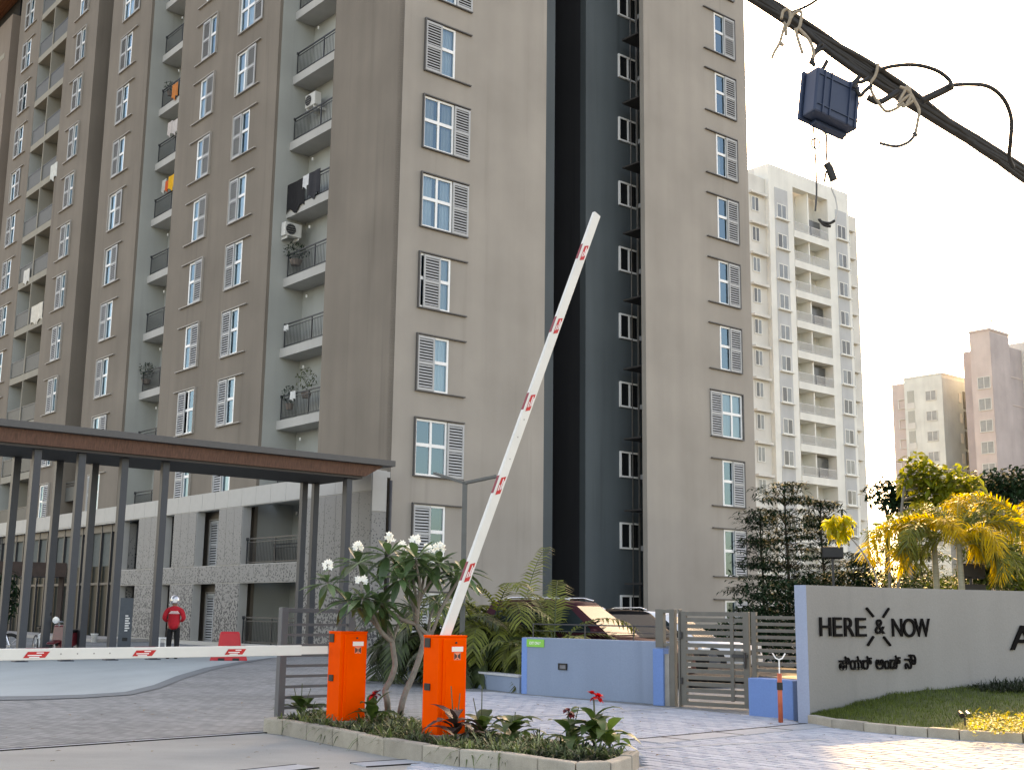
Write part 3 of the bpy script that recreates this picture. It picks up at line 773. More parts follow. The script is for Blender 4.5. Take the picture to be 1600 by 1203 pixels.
def inset(poly, d):
    out = []; n = len(poly); sgn = 1 if ccw(poly) else -1
    for i in range(n):
        a, b, c = poly[i-1], poly[i], poly[(i+1) % n]
        n1 = Vector((-(b-a).y, (b-a).x, 0)).normalized()*sgn; n2 = Vector((-(c-b).y, (c-b).x, 0)).normalized()*sgn
        m = (n1+n2); m = m/max(.5, m.length_squared)*2
        out.append(b + m*d)
    return out
def kerb(poly, w, h, parent, closed, step=.62, seed=1, z0=-.02):
    inn = inset(poly, w) if closed else None
    rr = random.Random(seed); n = len(poly)
    segs = range(n if closed else n-1)
    if not closed:
        inn = []
        for i, p in enumerate(poly):
            d = (poly[min(i+1, n-1)] - poly[max(i-1, 0)]); inn.append(p + Vector((-d.y, d.x, 0)).normalized()*w)
    for i in segs:
        a, b, c, d = poly[i], poly[(i+1) % n], inn[(i+1) % n], inn[i]
        k = max(1, round((b-a).length/step))
        for j in range(k):
            t0, t1 = j/k, (j+1)/k - .012/max(.2, (b-a).length)
            q = [a.lerp(b,t0), a.lerp(b,t1), d.lerp(c,t1), d.lerp(c,t0)]; dz = rr.uniform(-.006,.006)
            mb = MB(); mb.hexa([(p.x,p.y,z0) for p in q] + [(p.x,p.y,h+dz) for p in q])
            mb.build('kerb_stone', KERB[rr.choice((0,0,1,2))], parent, bevel=.012)
    return inn
inn = kerb(ring, .115, KZ, island, True)
sb = MB(); i0 = len(inn); cen = sum(inn, Vector())/i0
for i in range(i0): sb.tri((*inn[i].xy, .12), (*inn[(i+1) % i0].xy, .12), (cen.x, cen.y, .14))
sb.build('planting_soil', SOIL, island)

# ---- orange barrier cabinets and their white booms
ORANGE = mat('orange_powder_coat', (1.0,.075,.0), .55, var=.09, scale=5, spec=.06)
BLACKP = mat('black_plastic', (.012,.012,.012), .5)
BOOM = mat('boom_white', (.66,.65,.60), .42, var=.05, scale=3)
RED = mat('sticker_red', (.55,.018,.02), .4); DRED = mat('sticker_dark_red', (.26,.03,.04), .5); WHITEP = mat('print_white', (.8,.78,.75), .5)
LABELM = mat('label_pale', (.76,.70,.64), .4, var=.04)
PINKL = mat('label_edge', (.82,.22,.12), .5)
def cabinet(loc, w, d, h, label):
    t = thing('barrier_gate', label, 'barrier', loc, ROT, 'orange boom barriers on the island')
    b = MB(); b.box(0,0,0,w,d,h-.02); b.build('cabinet', ORANGE, t, bevel=.006)
    b = MB(); b.box(-.004,-.006,h-.02,w+.004,d+.004,h); b.build('lid', ORANGE, t, bevel=.005)
    b = MB(); b.box(.045,-.018,.01,w-.02,-.0005,h-.035); b.build('door', ORANGE, t, bevel=.012)
    b = MB(); b.box(.075,-.0225,.03,w-.035,-.0175,h-.25); b.build('door_panel', ORANGE, t, bevel=.004)
    b = MB(); b.tube([(w*.57,-.028,h-.075),(w*.57,-.018,h-.075)], .011, 12); b.build('lock', BLACKP, t)
    b = MB(); b.box(w*.42,-.0205,h-.165,w*.83,-.0185,h-.115); b.build('name_label', LABELM, t)
    b = MB()
    b.box(w*.50,-.020,h-.285,w*.745,-.0186,h-.172); b.build('badge_plate', PINKL, t)
    lg = MB(); x0, x1, zb, zt = w*.515, w*.73, h-.245, h-.180; xm = (x0+x1)/2
    y = -.0212
    for sg in (-1, 1):
        e = xm + sg*(x1-x0)/2; f = xm + sg*.006; g2 = xm + sg*.022
        lg.quad((e,y,zb),(g2,y,zb+.012),(g2,y,zt-.012),(e,y,zt)); lg.quad((g2-sg*.003,y,zb+.014),(f,y,zb+.02),(f,y,zt-.02),(g2-sg*.003,y,zt-.014))
    lg.quad((xm-.01,y,zb-.002),(xm+.01,y,zb-.002),(xm+.006,y,zb+.006),(xm-.006,y,zb+.006))
    for i in range(8): lg.box(x0-.004+i*.0105,y-.001,zb-.03,x0+.004+i*.0105,y,zb-.012)
    lg.build('logo', BLACKP, t)
    b = MB(); b.box(-.012,d*.55,h-.125,-.0005,d*.9,h-.03); b.build('hinge', BLACKP, t)
    b = MB(); b.box(-.012,d*.5,h*.44,-.0005,d*.85,h*.51); b.build('hinge', BLACKP, t)
    b = MB(); b.box(-.03,-.03,-.05,w+.03,d+.03,.004); b.build('base_plate', mat('base_concrete', (.36,.34,.3), .9, grit=.4), t)
    return t
def boom(t, a, b, w, th, up, sticks, holes=()):
    """a, b, up in the barrier's own frame"""
    a, b, up = Vector(a), Vector(b), Vector(up).normalized(); d = (b-a).normalized(); face = d.cross(up).normalized()
    if face.y > 0: face = -face
    q = MB(); q.bar(a, b, th, w, up); bo = q.build('boom_arm', BOOM, t, bevel=.006)
    for s in sticks:
        c = a + d*s + face*(th/2+.002)
        q = MB(); l, hh, sk = .12, w*.30, .035
        P4 = lambda u, v: c + d*u + up*v
        q.hexa([P4(-l+sk,-hh), P4(l+sk*.2,-hh), P4(l-sk,hh*.75), P4(-l-sk*.3,hh*.75)] + [p + face*.0015 for p in (P4(-l+sk,-hh), P4(l+sk*.2,-hh), P4(l-sk,hh*.75), P4(-l-sk*.3,hh*.75))])
        q.build('warning_sticker', RED, bo)
        q = MB()
        for v, u0, u1 in ((.22*w,-.07,.0),(.02*w,-.05,.085),(-.14*w,-.03,.07)):
            q.bar(P4(u0, v-.012)+face*.003, P4(u1, v-.012)+face*.003, .002, .010, up)
        q.build('sticker_print', WHITEP, bo)
        e = a + d*(s-.01) + up*(w/2+.0015)
        q = MB(); q.bar(e-d*.11, e+d*.11, th*.8, .003, up); q.build('edge_sticker', DRED, bo)
    if holes:
        q = MB()
        for s in holes: 
            c = a + d*s + face*(th/2+.001); q.tube([c, c+face*.002], .008, 8)
        q.build('bolt_hole', mat('hole_grey', (.3,.28,.26), .6), bo)
    return bo
# closed one, its boom leaving to the left
c1 = G(528,1127,KZ); H1 = 1.005
g1 = cabinet(c1, .36, .26, H1, 'orange boom barrier cabinet with white arm lowered across the lane')
c2 = G(683,1149,KZ)
g2 = cabinet(c2, .36, .27, 1.0, 'orange boom barrier cabinet with white arm raised at a slant')
def loc_of(t_loc, p): q = Vector(p) - Vector(t_loc); return Vector((q.dot(S), q.dot(T), q.z))
pl0 = c1 + T*.13
pA = PL(507,1015,pl0,AZ); pB = PL(0,1022.5,pl0,AZ)
a1, b1 = loc_of(c1,pA), loc_of(c1,pB); b1 = a1 + (b1-a1)*1.25
d1 = (b1-a1).normalized()
SL = lambda x, y: (loc_of(c1, PL(x,y,pl0,AZ)) - a1).dot(d1)
b = MB(); b.bar(a1+Vector((.03,0,0)), a1+d1*.35, .045, .088); b.build('boom_sleeve', BOOM, g1)
boom(g1, a1+d1*SL(470,1015), b1, .112, .05, (0,0,1), [SL(105,1021), SL(268,1018), SL(406,1016)], [SL(x,1020) for x in (91,142,167,192,216)])
pl2 = c2 + T*.14
pA = PL(693,1000,pl2,AZ); pB = PL(932,335,pl2,AZ)
a2, b2 = loc_of(c2,pA), loc_of(c2,pB); d2 = (b2-a2).normalized(); u2 = Vector((0,-1,0)).cross(d2)
if u2.x > 0: u2 = -u2
SL2 = lambda x, y: (loc_of(c2, PL(x,y,pl2,AZ)) - a2).dot(d2)
boom(g2, a2-d2*.1, b2, .108, .048, u2, [SL2(917,388), SL2(875,500), SL2(831,618), SL2(784,746), SL2(735,880)], [SL2(800,706), SL2(812,672), SL2(822,645)])

# ---- grey slatted fence panel behind the left cabinet
FENCE = mat('fence_grey', (.095,.10,.108), .5, var=.06)
fp = G(436,1116,KZ); e0 = fp; e1p = PL(543,1100,fp,AZ); wl = (e1p-e0).dot(S)
fen = thing('slat_fence', 'grey metal fence panel with horizontal slats standing left of the cabinets', 'fence', fp, ROT)
for x in (0, wl):
    b = MB(); b.box(x-.045,-.045,-.05,x+.045,.045,1.27); b.build('post', FENCE, fen, bevel=.005)
b = MB(); b.box(.046,-.03,1.21,wl-.046,.03,1.262); b.build('top_rail', FENCE, fen, bevel=.004)
c = MB(); c.box(.046,-.02,0,wl-.046,.02,.032); me = c.mesh('slat', FENCE)
for i in range(9): put('slat', me, fen, (0,0,.06+.1235*i))

# ================================================================== retaining wall, planter wall, gate
BLUEG = paint('blue_grey_wall', (.20,.262,.352), .06, .75, .08)
BLUE2 = paint('blue_block_paint', (.12,.24,.50), .05, .7, .22)
A_, B_ = G(815,1083), G(1045,1101)
dw = (B_-A_).normalized(); nw = Vector((dw.y,-dw.x,0));
if nw.dot(S) < 0: nw = -nw
rw = thing('retaining_wall', 'blue grey painted low wall with a thin black handrail before the parked cars', 'wall')
rwz = .985
def wallbox(mb, a, b, n, th, z0, z1, m=0):
    q = [a, b, b+n*th, a+n*th]; mb.hexa([(p.x,p.y,z0) for p in q] + [(p.x,p.y,z1) for p in q], m)
mb = MB(); wallbox(mb, A_, B_, nw, .22, -.1, rwz); mb.build('wall', BLUEG, rw, bevel=.01)
mb = MB(); q = A_ - dw*.0; wallbox(mb, A_-dw*.004-nw*.004, A_+dw*.13-nw*.004, nw, .003, 0, rwz-.01); mb.build('end_strip', BLUE2, rw)
mb = MB()
for x in (833, 914, 990): 
    p = PL(x, 997, A_+nw*.11, math.atan2(dw.x, dw.y)); mb.tube([(p.x,p.y,rwz-.02),(p.x,p.y,rwz+.235)], .011, 6)
p0_, p1_ = PL(833,978,A_+nw*.11,math.atan2(dw.x,dw.y)), PL(1046,978,A_+nw*.11,math.atan2(dw.x,dw.y))
mb.tube([(p0_.x,p0_.y,rwz+.235),(p1_.x,p1_.y,rwz+.235)], .012, 6); mb.tube([(p0_.x,p0_.y,rwz+.12),(p1_.x,p1_.y,rwz+.12)], .006, 5)
mb.build('handrail', RAILM, rw)
pw_ = PL(880,1041,A_,math.atan2(dw.x,dw.y))
wlt = thing('wall_light', 'small dark recessed step light in the blue grey wall', 'light', pw_)
mb = MB()
def on_wall(mb, c, u0, u1, z0, z1, out, th, m=0):
    q = [c+dw*u0-nw*out, c+dw*u1-nw*out, c+dw*u1-nw*(out-th), c+dw*u0-nw*(out-th)]
    mb.hexa([(p.x,p.y,z0) for p in q] + [(p.x,p.y,z1) for p in q], m)
zc = pw_.z; Z0 = Vector((0,0,0))
mb.v = []; on_wall(mb, Z0, -.10,.10, .03,.055, .028,.028); on_wall(mb, Z0, -.10,.10,-.055,-.035,.028,.028); on_wall(mb, Z0,-.10,-.08,-.035,.03,.028,.028); on_wall(mb, Z0,.08,.10,-.035,.03,.028,.028)
mb.build('frame', BLACKP, wlt)
mb = MB(); on_wall(mb, Z0, -.08,.08,-.035,.03,.012,.011); mb.build('lens', mat('lens_grey', (.16,.17,.19), .3), wlt)
# green exit sign
GREEN = mat('sign_green', (.17,.52,.08), .4, var=.04)
sg0, sg1 = PL(823,998,A_-nw*.01,math.atan2(dw.x,dw.y)), PL(850,1011,A_-nw*.01,math.atan2(dw.x,dw.y))
wid = (Vector((sg1.x-sg0.x, sg1.y-sg0.y, 0))).length; hei = sg0.z - sg1.z
exs = thing('exit_sign', 'small bright green sign fixed to the corner of the blue wall', 'sign', (sg0.x, sg0.y, sg1.z), math.atan2(dw.y, dw.x))
mb = MB(); mb.box(0,-.004,0,wid,.008,hei); mb.build('plate', GREEN, exs, bevel=.002)
def text_mesh(s, name, offset=0.0, extrude=0.03):
    c = bpy.data.curves.new(name, 'FONT'); c.body = s; c.size = 1; c.extrude = extrude; c.offset = offset
    o = bpy.data.objects.new(name, c); COL.objects.link(o)
    dg = bpy.context.evaluated_depsgraph_get(); me = bpy.data.meshes.new_from_object(o.evaluated_get(dg))
    bpy.data.objects.remove(o); bpy.data.curves.remove(c)
    v = np.empty(len(me.vertices)*3); me.vertices.foreach_get('co', v); v = v.reshape(-1,3)
    lo, hi = v.min(0), v.max(0); v = (v-lo)/np.maximum(hi-lo, 1e-6); v[:,2] -= .5
    me.vertices.foreach_set('co', v.ravel()); me.update(); me.name = name
    return me, (hi-lo)
def place_text(me, name, m, parent, p, d, w, h, th, label=None):
    """unit glyph put upright: p lower left, d horizontal direction, thickness th"""
    me.materials.clear(); me.materials.append(m)
    o = put(name, me, parent, label=label)
    n = Vector((d.y, -d.x, 0))
    M4 = Matrix.Identity(4)
    for r in range(3):
        M4[r][0] = d[r]*w; M4[r][1] = (0,0,1)[r]*h; M4[r][2] = n[r]*th; M4[r][3] = p[r]
    o.matrix_local = M4
    return o
me, _ = text_mesh('EXIT ONLY', 'lettering', .015)
place_text(me, 'lettering', mat('sign_white', (.85,.9,.75), .5), exs, Vector((wid*.18,-.006,hei*.33)), Vector((1,0,0)), wid*.64, hei*.36, .004)
# low planter wall running back to the left
pa, pb = G(636,1061), G(812,1082.5)
mb = MB(); dp = (pb-pa).normalized(); npn = Vector((dp.y,-dp.x,0)); npn = npn if npn.y > 0 else -npn
plw = thing('planter_wall', 'low blue grey planter wall below the palms', 'wall')
wallbox(mb, pa, pb-dp*.02, npn, .18, -.1, .27); mb.build('wall', BLUEG, plw, bevel=.008)
mb = MB(); wallbox(mb, pa-npn*.02, pb-dp*.02-npn*.02, npn, .22, .272, .31); mb.build('coping', mat('coping_pale', (.46,.47,.48), .7, grit=.3), plw)
mb = MB(); q = [pa+npn*.18, pb+npn*.18, pb+npn*9, pa+npn*9]; mb.v = [(p.x,p.y,.22) for p in q]; mb.f = [(0,1,2,3)]; mb.m = [0]
structure(mb.build('planting_bed', SOIL))
# gate and its posts, one line behind the sign wall
g0, g1_ = G(1066,1103.5), G(1174,1110)
dg_ = (g1_-g0).normalized(); rg = math.atan2(dg_.y, dg_.x); wg = (g1_-g0).length
GATE = mat('gate_grey', (.125,.12,.105), .5, var=.1)
gate = thing('metal_gate', 'closed grey metal gate of many horizontal slats between wall and blue block', 'gate', g0, rg)
for x in (.05, wg-.05):
    b = MB(); b.box(x-.05,-.03,.03,x+.05,.03,1.47); b.build('stile', GATE, gate, bevel=.004)
b = MB(); b.box(wg*.76-.03,-.045,.12,wg*.76+.03,-.032,1.40); b.build('middle_bar', GATE, gate)
b = MB(); b.box(.101,-.028,1.40,wg-.101,.028,1.465); b.build('top_rail', GATE, gate)
b = MB(); b.box(.101,-.028,.03,wg-.101,.028,.09); b.build('bottom_rail', GATE, gate)
b = MB(); b.box(.101,-.03,0,wg-.101,.012,.064)
me = b.mesh('slat', GATE)
for i in range(13): put('slat', me, gate, (0,0,.13+.098*i))
b = MB(); b.box(wg-.28,-.06,.78,wg-.02,-.035,.83); b.tube([(wg-.06,-.06,.62),(wg-.06,-.06,.86)], .018, 8); b.build('latch', RAILM, gate)
for z in (.35, 1.05):
    b = MB(); b.tube([(.02,-.05,z),(.02,-.05,z+.1)], .02, 8); b.build('hinge', RAILM, gate)
gp = thing('gate_post', 'wide grey gate post frame at the end of the blue grey wall', 'post', g0-dg_*.0, rg)
for x0, x1, z0, z1 in ((-.44,-.30,.9,1.50),(-.19,-.10,0,1.5),(-.035,-.006,0,1.5)):
    b = MB(); b.box(x0,-.05,z0,x1,.05,z1); b.build('upright', GATE, gp, bevel=.004)
b = MB(); b.box(-.30,-.045,1.44,-.19,.045,1.497); b.box(-.30,-.04,.92,-.19,.04,.97); b.build('cross_bar', GATE, gp)
mb = MB(); mb.box(-.47,-.09,0,-.28,.09,.88); mb.build('pier', BLUE2, gp, bevel=.008)
mb = MB(); mb.box(-.279,-.05,0,-.195,.05,.80); mb.build('pier', mat('pier_beige', (.27,.26,.24), .8, var=.15), gp)
fr_ = thing('slat_fence', 'grey slatted fence panel above and behind the bright blue block', 'fence', g1_+dg_*.02, rg)
b = MB(); b.box(0.02,-.03,.5,.10,.03,1.47); b.build('post', GATE, fr_); b = MB(); b.box(.9,-.03,0,.98,.03,1.47); b.build('post', GATE, fr_)
b = MB(); b.box(.101,-.02,0,.899,.012,.05); me = b.mesh('slat', GATE)
for i in range(9): put('slat', me, fr_, (0,0,.58+.098*i))
bl = [G(1170,1119), G(1240,1126)]
db = (bl[1]-bl[0]).normalized(); nb_ = Vector((-db.y, db.x, 0)); nb_ = nb_ if nb_.y > 0 else -nb_
mb = MB(); wallbox(mb, bl[0], bl[1], nb_, .3, -.05, .54)
tag(mb.build('blue_block', BLUE2, bevel=.012), 'short bright blue masonry block between gate and sign wall', 'wall')
# boom rest: orange post with white fork
pr = G(1220,1130.5)
br_ = thing('boom_rest', 'slim orange post with a white fork on top before the blue block', 'post', pr)
b = MB(); b.tube([(0,0,0),(0,0,.655)], .032, 12); b.build('post', mat('faded_orange', (.50,.11,.055), .6, var=.2), br_, smooth=True)
b = MB(); b.tube([(0,0,.44),(0,0,.54)], .040, 12); b.build('collar', BLACKP, br_)
b = MB(); b.box(-.06,-.06,0,.06,.06,.008); b.build('foot_plate', RAILM, br_)
b = MB(); b.tube([(0,0,.655),(0,0,.83)], .009, 6); b.build('rod', UPVC, br_)
b = MB()
for sgn in (-1, 1): b.bar((0,0,.835),(sgn*.045,0,.855),.035,.014,(0,0,1)); b.bar((sgn*.045,0,.855),(sgn*.085,0,.92),.035,.012,(1,0,0))
b.build('fork', UPVC, br_)

# ================================================================== curved sign wall, lawn bank and letters
SIGNW = paint('sign_wall_paint', (.265,.258,.245), .06, .75, .10)
SIGNE = paint('sign_wall_end', (.29,.35,.46), .05, .75, .06)  # end face of the grey wall, its cool shade put in as blue tint
WPX = [(1262,16.87),(1320,17.32),(1390,17.82),(1450,18.17),(1520,18.52),(1600,18.86),(1720,19.3),(1900,19.8)]
WP = [P(x, 1000, y) for x, y in WPX]; WP = [Vector((p.x,p.y,0)) for p in WP]
sw_ = thing('sign_wall', 'long pale grey curved wall carrying the black HERE & NOW lettering', 'wall')
WZ = 1.835
mb = MB(); back = []
for i, p in enumerate(WP):
    d = (WP[min(i+1,len(WP)-1)] - WP[max(i-1,0)]).normalized(); back.append(p + Vector((-d.y,d.x,0))*.21)
n = len(WP)
for a, b in ((0, n),):
    i0 = 0
    for i in range(n): mb.v += [(WP[i].x,WP[i].y,-.1),(WP[i].x,WP[i].y,WZ),(back[i].x,back[i].y,WZ),(back[i].x,back[i].y,-.1)]
    for i in range(n-1):
        k = 4*i
        for a_, b_ in ((0,1),(1,2),(2,3)): mb.f.append((k+a_, k+b_, k+4+b_, k+4+a_)[::-1]); mb.m.append(0)
    mb.f.append((0,1,2,3)); mb.m.append(1); mb.f.append((4*n-4,4*n-1,4*n-2,4*n-3)); mb.m.append(0)
mb.build('wall', [SIGNW, SIGNE], sw_)
def wall_at(x, y):
    d = ray(x, y)
    for i in range(n-1):
        a, b = WP[i], WP[i+1]; e = b-a; nn = Vector((-e.y, e.x, 0))
        t = nn.dot(a - O3)/nn.dot(d); p = O3 + d*t; u = (p-a).dot(e)/e.length_squared
        if -.001 <= u <= 1.001: return p, e.normalized()
    return p, e.normalized()
LET = mat('letter_black', (.006,.005,.005), .7, spec=.08)
def wall_text(s, x0, y0, x1, y1, off=.004, nm='letter'):
    a, d = wall_at(x0, y1); b, _ = wall_at(x1, y0)
    e = Vector((b.x-a.x, b.y-a.y, 0)); n_ = Vector((e.y,-e.x,0)).normalized()
    me, _ = text_mesh(s, nm, off)
    return place_text(me, nm, LET, sw_, Vector((a.x,a.y,a.z)) + n_*.022, e.normalized(), e.length, b.z-a.z, .022)
for s, x0, y0, x1, y1 in (('H',1279.5,964,1296,993.5),('E',1300.5,964,1313,994),('R',1318,964.5,1332.5,994),('E',1336,964.8,1351,994),('&',1366,967,1380,990),('N',1393,966,1407.5,994),('O',1410,966,1428,995),('W',1428,966,1450.5,994.5)):
    wall_text(s, x0, y0, x1, y1)
wall_text('A', 1577, 977, 1616, 1015)
wall_text('ಹಿಯರ್', 1309.5, 1024, 1360, 1046.5, .014, 'lettering'); wall_text('ಅಂಡ್', 1367, 1023, 1405, 1045.5, .014, 'lettering'); wall_text('ನೌ', 1412.5, 1021.5, 1429, 1045, .014, 'lettering')
for x0,y0,x1,y1 in ((1352,949.5,1363,963),(1387,950,1378,964),(1363,994,1354,1008),(1379,994.5,1389.5,1008)):
    a, d = wall_at(x0,y0); b, _ = wall_at(x1,y1); n_ = Vector((d.y,-d.x,0))*.022
    q = MB(); q.bar(a+n_, b+n_, .026, .03, n_); q.build('ray_stroke', LET, sw_)

# lawn bank
lawn = structure(thing('lawn_bank', 'sloping lawn in front of the sign wall', 'lawn')); del lawn['category']
KP = [G(x,y) for x, y in ((1262,1131.5),(1300,1139),(1350,1145),(1400,1150),(1450,1154),(1500,1158),(1600,1163),(1720,1168))]
KP += [KP[-1] + (KP[-1]-KP[-2])*1.5]
kin = kerb(KP, .12, .13, lawn, False, .55, 4)
def poly_at(pl, u):
    L_ = [0]
    for a, b in zip(pl, pl[1:]): L_.append(L_[-1]+(b-a).length)
    t = u*L_[-1]
    for i in range(len(pl)-1):
        if t <= L_[i+1]+1e-9: return pl[i].lerp(pl[i+1], (t-L_[i])/(L_[i+1]-L_[i]))
    return pl[-1].copy()
def lawn_pt(u, v):
    a = poly_at(kin, u); 
    b = poly_at(WP, u*.80)
    zt = float(np.interp(b.x, [4.0,4.4,4.9,5.5,6.3,9], [.09,.14,.24,.34,.40,.48]))
    p = a.lerp(b, v); p.z = .10 + (zt-.10)*(v**.8) + .012*math.sin(9*p.x+3*p.y)
    return p
mb = MB(); NU, NV = 40, 16
for i in range(NU+1):
    for j in range(NV+1): mb.v.append(tuple(lawn_pt(i/NU, j/NV)))
for i in range(NU):
    for j in range(NV):
        a = i*(NV+1)+j; mb.f.append((a, a+NV+1, a+NV+2, a+1)); mb.m.append(0)
mb.build('turf', mat('turf', (.055,.075,.018), .95, var=.4, scale=6), lawn, smooth=True)

# ================================================================== lamp post with two flat arms
lp = P(722, 1000, 24.0); lp.z = 0
lamp = thing('street_lamp', 'dark lamp post with two flat arms behind the raised boom', 'lamp', lp)
topz = P(722, 752, 24.0).z
b = MB(); b.box(-.05,-.05,0,.05,.05,topz); b.build('pole', mat('lamp_grey', (.10,.105,.10), .5), lamp)
for px_, py_ in ((680,740),(776,744)):
    e = P(px_, py_, 24.0) - lp; 
    if px_ < 722: e = P(px_, py_, 24.35) - lp
    b = MB(); b.bar((0,0,topz-.03), tuple(e), .16, .055); b.build('lamp_head', MATS['lamp_grey'], lamp, bevel=.006)

# ================================================================== overhead cable bundle, splice box, ropes
CAB = mat('cable_black', (.018,.017,.016), .55, var=.3, scale=12); ROPE = mat('rope_hemp', (.34,.28,.21), .9, var=.25, scale=40); WIRE = mat('thin_wire', (.06,.06,.06), .6)
c0, c1_ = P(1205,10,7.0), P(1598,270,8.0); dc = (c1_-c0)
bun = thing('cable_bundle', 'thick bundle of black overhead cables slanting across the upper right sky', 'cable')
rr = random.Random(11)
for i in range(11):
    ph = rr.uniform(0,6.28); ra = rr.uniform(.01,.05); fq = rr.uniform(2.5,5)
    pts = []
    for k in range(91):
        t = -.8+4.6*k/90; base = c0 + dc*t; tt = ph + fq*t
        sag = rr.uniform(-.002,.002) - (.05*math.sin(PI*min(1,max(0,(t-.05)/.45))) if i == 3 else 0)
        sq = 1.0 if t < .8 else 1.0-.15*min(1,max(0,(t-.8)*3))
        pts.append(base + Vector((math.cos(tt)*ra*.6, math.cos(tt+1)*ra*.4, math.sin(tt)*ra*sq+sag)))
    q = MB(); q.tube(pts, rr.choice((.014,.017,.021)), 7); q.build('cable', CAB, bun, smooth=True)
def spline(pts, k=8):
    out = []; n_ = len(pts)
    for i in range(n_-1):
        p0_, p1_, p2_, p3_ = pts[max(i-1,0)], pts[i], pts[i+1], pts[min(i+2,n_-1)]
        for j in range(k):
            t = j/k; out.append(.5*((2*p1_) + (p2_-p0_)*t + (2*p0_-5*p1_+4*p2_-p3_)*t*t + (3*p1_-p0_-3*p2_+p3_)*t**3))
    out.append(pts[-1]); return out
def wire(name, pxs, depth, r, m, parent=None, n=6):
    pts = [P(x, y, depth if not isinstance(depth, (list, tuple)) else depth[i]) for i, (x, y) in enumerate(pxs)]
    q = MB(); q.tube(spline(pts), r, n); return q.build(name, m, parent, smooth=True)
wire('cable', [(1366,112),(1395,104),(1430,102),(1462,110),(1482,124),(1487,136)], 7.35, .013, CAB, bun, 8)
wire('cable', [(1440,158),(1455,151),(1472,143),(1487,135)], 7.4, .026, CAB, bun, 8)
wire('cable', [(1484,134),(1515,132),(1545,136),(1568,155),(1580,185),(1579,220),(1577,245),(1583,262)], [7.4,7.45,7.5,7.55,7.6,7.65,7.75,7.8], .014, CAB, bun, 8)
wire('cable', [(1235,20),(1252,14),(1268,6),(1282,-4)], 7.05, .009, CAB, bun)
wire('cable', [(1355,152),(1372,160),(1390,152),(1402,144)], 7.3, .02, CAB, bun, 8)
rp = thing('rope_tie', 'frayed hemp rope knotted round the cables at the top', 'rope', (0,0,0), 0, 'rope ties on the cables')
for pts in ([(1221,30),(1224,18),(1232,16),(1235,28),(1230,40),(1224,36)], [(1232,38),(1240,22),(1252,20),(1250,40),(1244,48)], [(1226,40),(1222,55),(1218,68),(1211,80),(1206,91)], [(1229,42),(1228,56)], [(1243,45),(1247,62),(1254,84)], [(1248,45),(1262,60),(1270,76),(1271,92)]):
    wire('strand', pts, 6.93, .010, ROPE, rp)
wire('knot', [(1217,66),(1222,70),(1224,72)], 6.93, .012, ROPE, rp)
rp2 = thing('rope_tie', 'hemp rope knotted round the cables beside the looped cable, its tail dangling', 'rope', (0,0,0), 0, 'rope ties on the cables')
for pts in ([(1372,100),(1368,118),(1360,132),(1364,148),(1372,160),(1384,174),(1398,171),(1412,162)], [(1404,160),(1412,146),(1418,136),(1423,150),(1416,164)], [(1406,136),(1416,140),(1424,148),(1430,160)], [(1428,156),(1436,172),(1434,190),(1430,210)], [(1430,210),(1420,222),(1400,229),(1374,224)], [(1402,165),(1420,150),(1426,158),(1410,168)]):
    wire('strand', pts, 7.28, .010, ROPE if pts[0][0] != 1430 else WIRE, rp2)
wire('knot', [(1427,207),(1433,213)], 7.28, .012, WIRE, rp2)
# blue splice box
BLUEP = mat('splice_blue', (.022,.038,.075), .45, var=.08)
ctr = P(1297,160,7.15)
ex = (P(1340,152+20,7.25)-P(1256,152-20,7.05)).normalized(); ez = Vector((-.03,.02,1)); ey = ez.cross(ex).normalized(); ez = ex.cross(ey).normalized()
M4 = Matrix.Identity(4)
for r in range(3): M4[r][0] = ex[r]; M4[r][1] = ey[r]; M4[r][2] = ez[r]; M4[r][3] = ctr[r]
spl = thing('splice_box', 'dark blue plastic cable splice box hanging under the cables', 'box'); spl.matrix_world = M4
W_, H_ = .175, .155
b = MB(); b.box(-W_,-.07,-H_,W_,.045,H_); b.build('case', BLUEP, spl, bevel=.012)
b = MB(); b.box(-W_-.018,.047,-H_-.018,W_+.006,.07,H_+.012); b.build('flange', BLUEP, spl, bevel=.008)
for x in (-.115,-.06,.09,.145):
    b = MB(); b.box(x-.004,-.079,-H_+.004,x+.004,-.0705,H_-.004); b.build('rib', BLUEP, spl)
for z in (-.10,.105):
    b = MB(); b.box(-W_+.02,-.077,z-.003,W_-.004,-.0703,z+.003); b.build('rib', BLUEP, spl)
b = MB(); b.box(-.10,.0,-H_-.028,W_-.02,.06,-H_-.002); b.build('cable_entry', BLUEP, spl, bevel=.006)
b = MB(); b.tube([(-.11,.03,H_),(-.07,.02,H_+.05),(-.05,0,H_+.12)], .014, 6); b.tube([(.15,.03,H_),(.17,.0,H_+.05),(.2,-.02,H_+.10)], .016, 6); b.tube([(.1,.03,H_),(.16,.0,H_+.03)], .012, 6); b.build('bracket', CAB, spl)
for pp_ in ([(1272,104),(1270,90),(1277,76),(1284,68)], [(1266,100),(1274,84),(1288,74)], [(1334,138),(1338,130),(1348,128),(1358,122)], [(1338,140),(1344,150),(1352,142),(1362,134)]):
    wire('hanger', pp_, 7.12, .013, CAB, bun, 7)
hw = thing('hanging_wire', 'thin loose wires dangling from the blue splice box with a dark clip', 'wire')
wire('strand', [(1271,200),(1272,215),(1273,228),(1275,262),(1276,300),(1274,330)], 7.15, .006, WIRE, hw, 5)
wire('loop', [(1269,217),(1268,226),(1273,232),(1280,230),(1280,221),(1274,217),(1269,219)], 7.15, .0055, WIRE, hw, 5)
wire('strand', [(1286,205),(1291,212),(1292,235),(1291,252)], 7.15, .007, WIRE, hw, 5)
wire('clip', [(1291,256),(1296,263),(1299,272),(1303,282)], 7.15, .024, CAB, hw, 8)
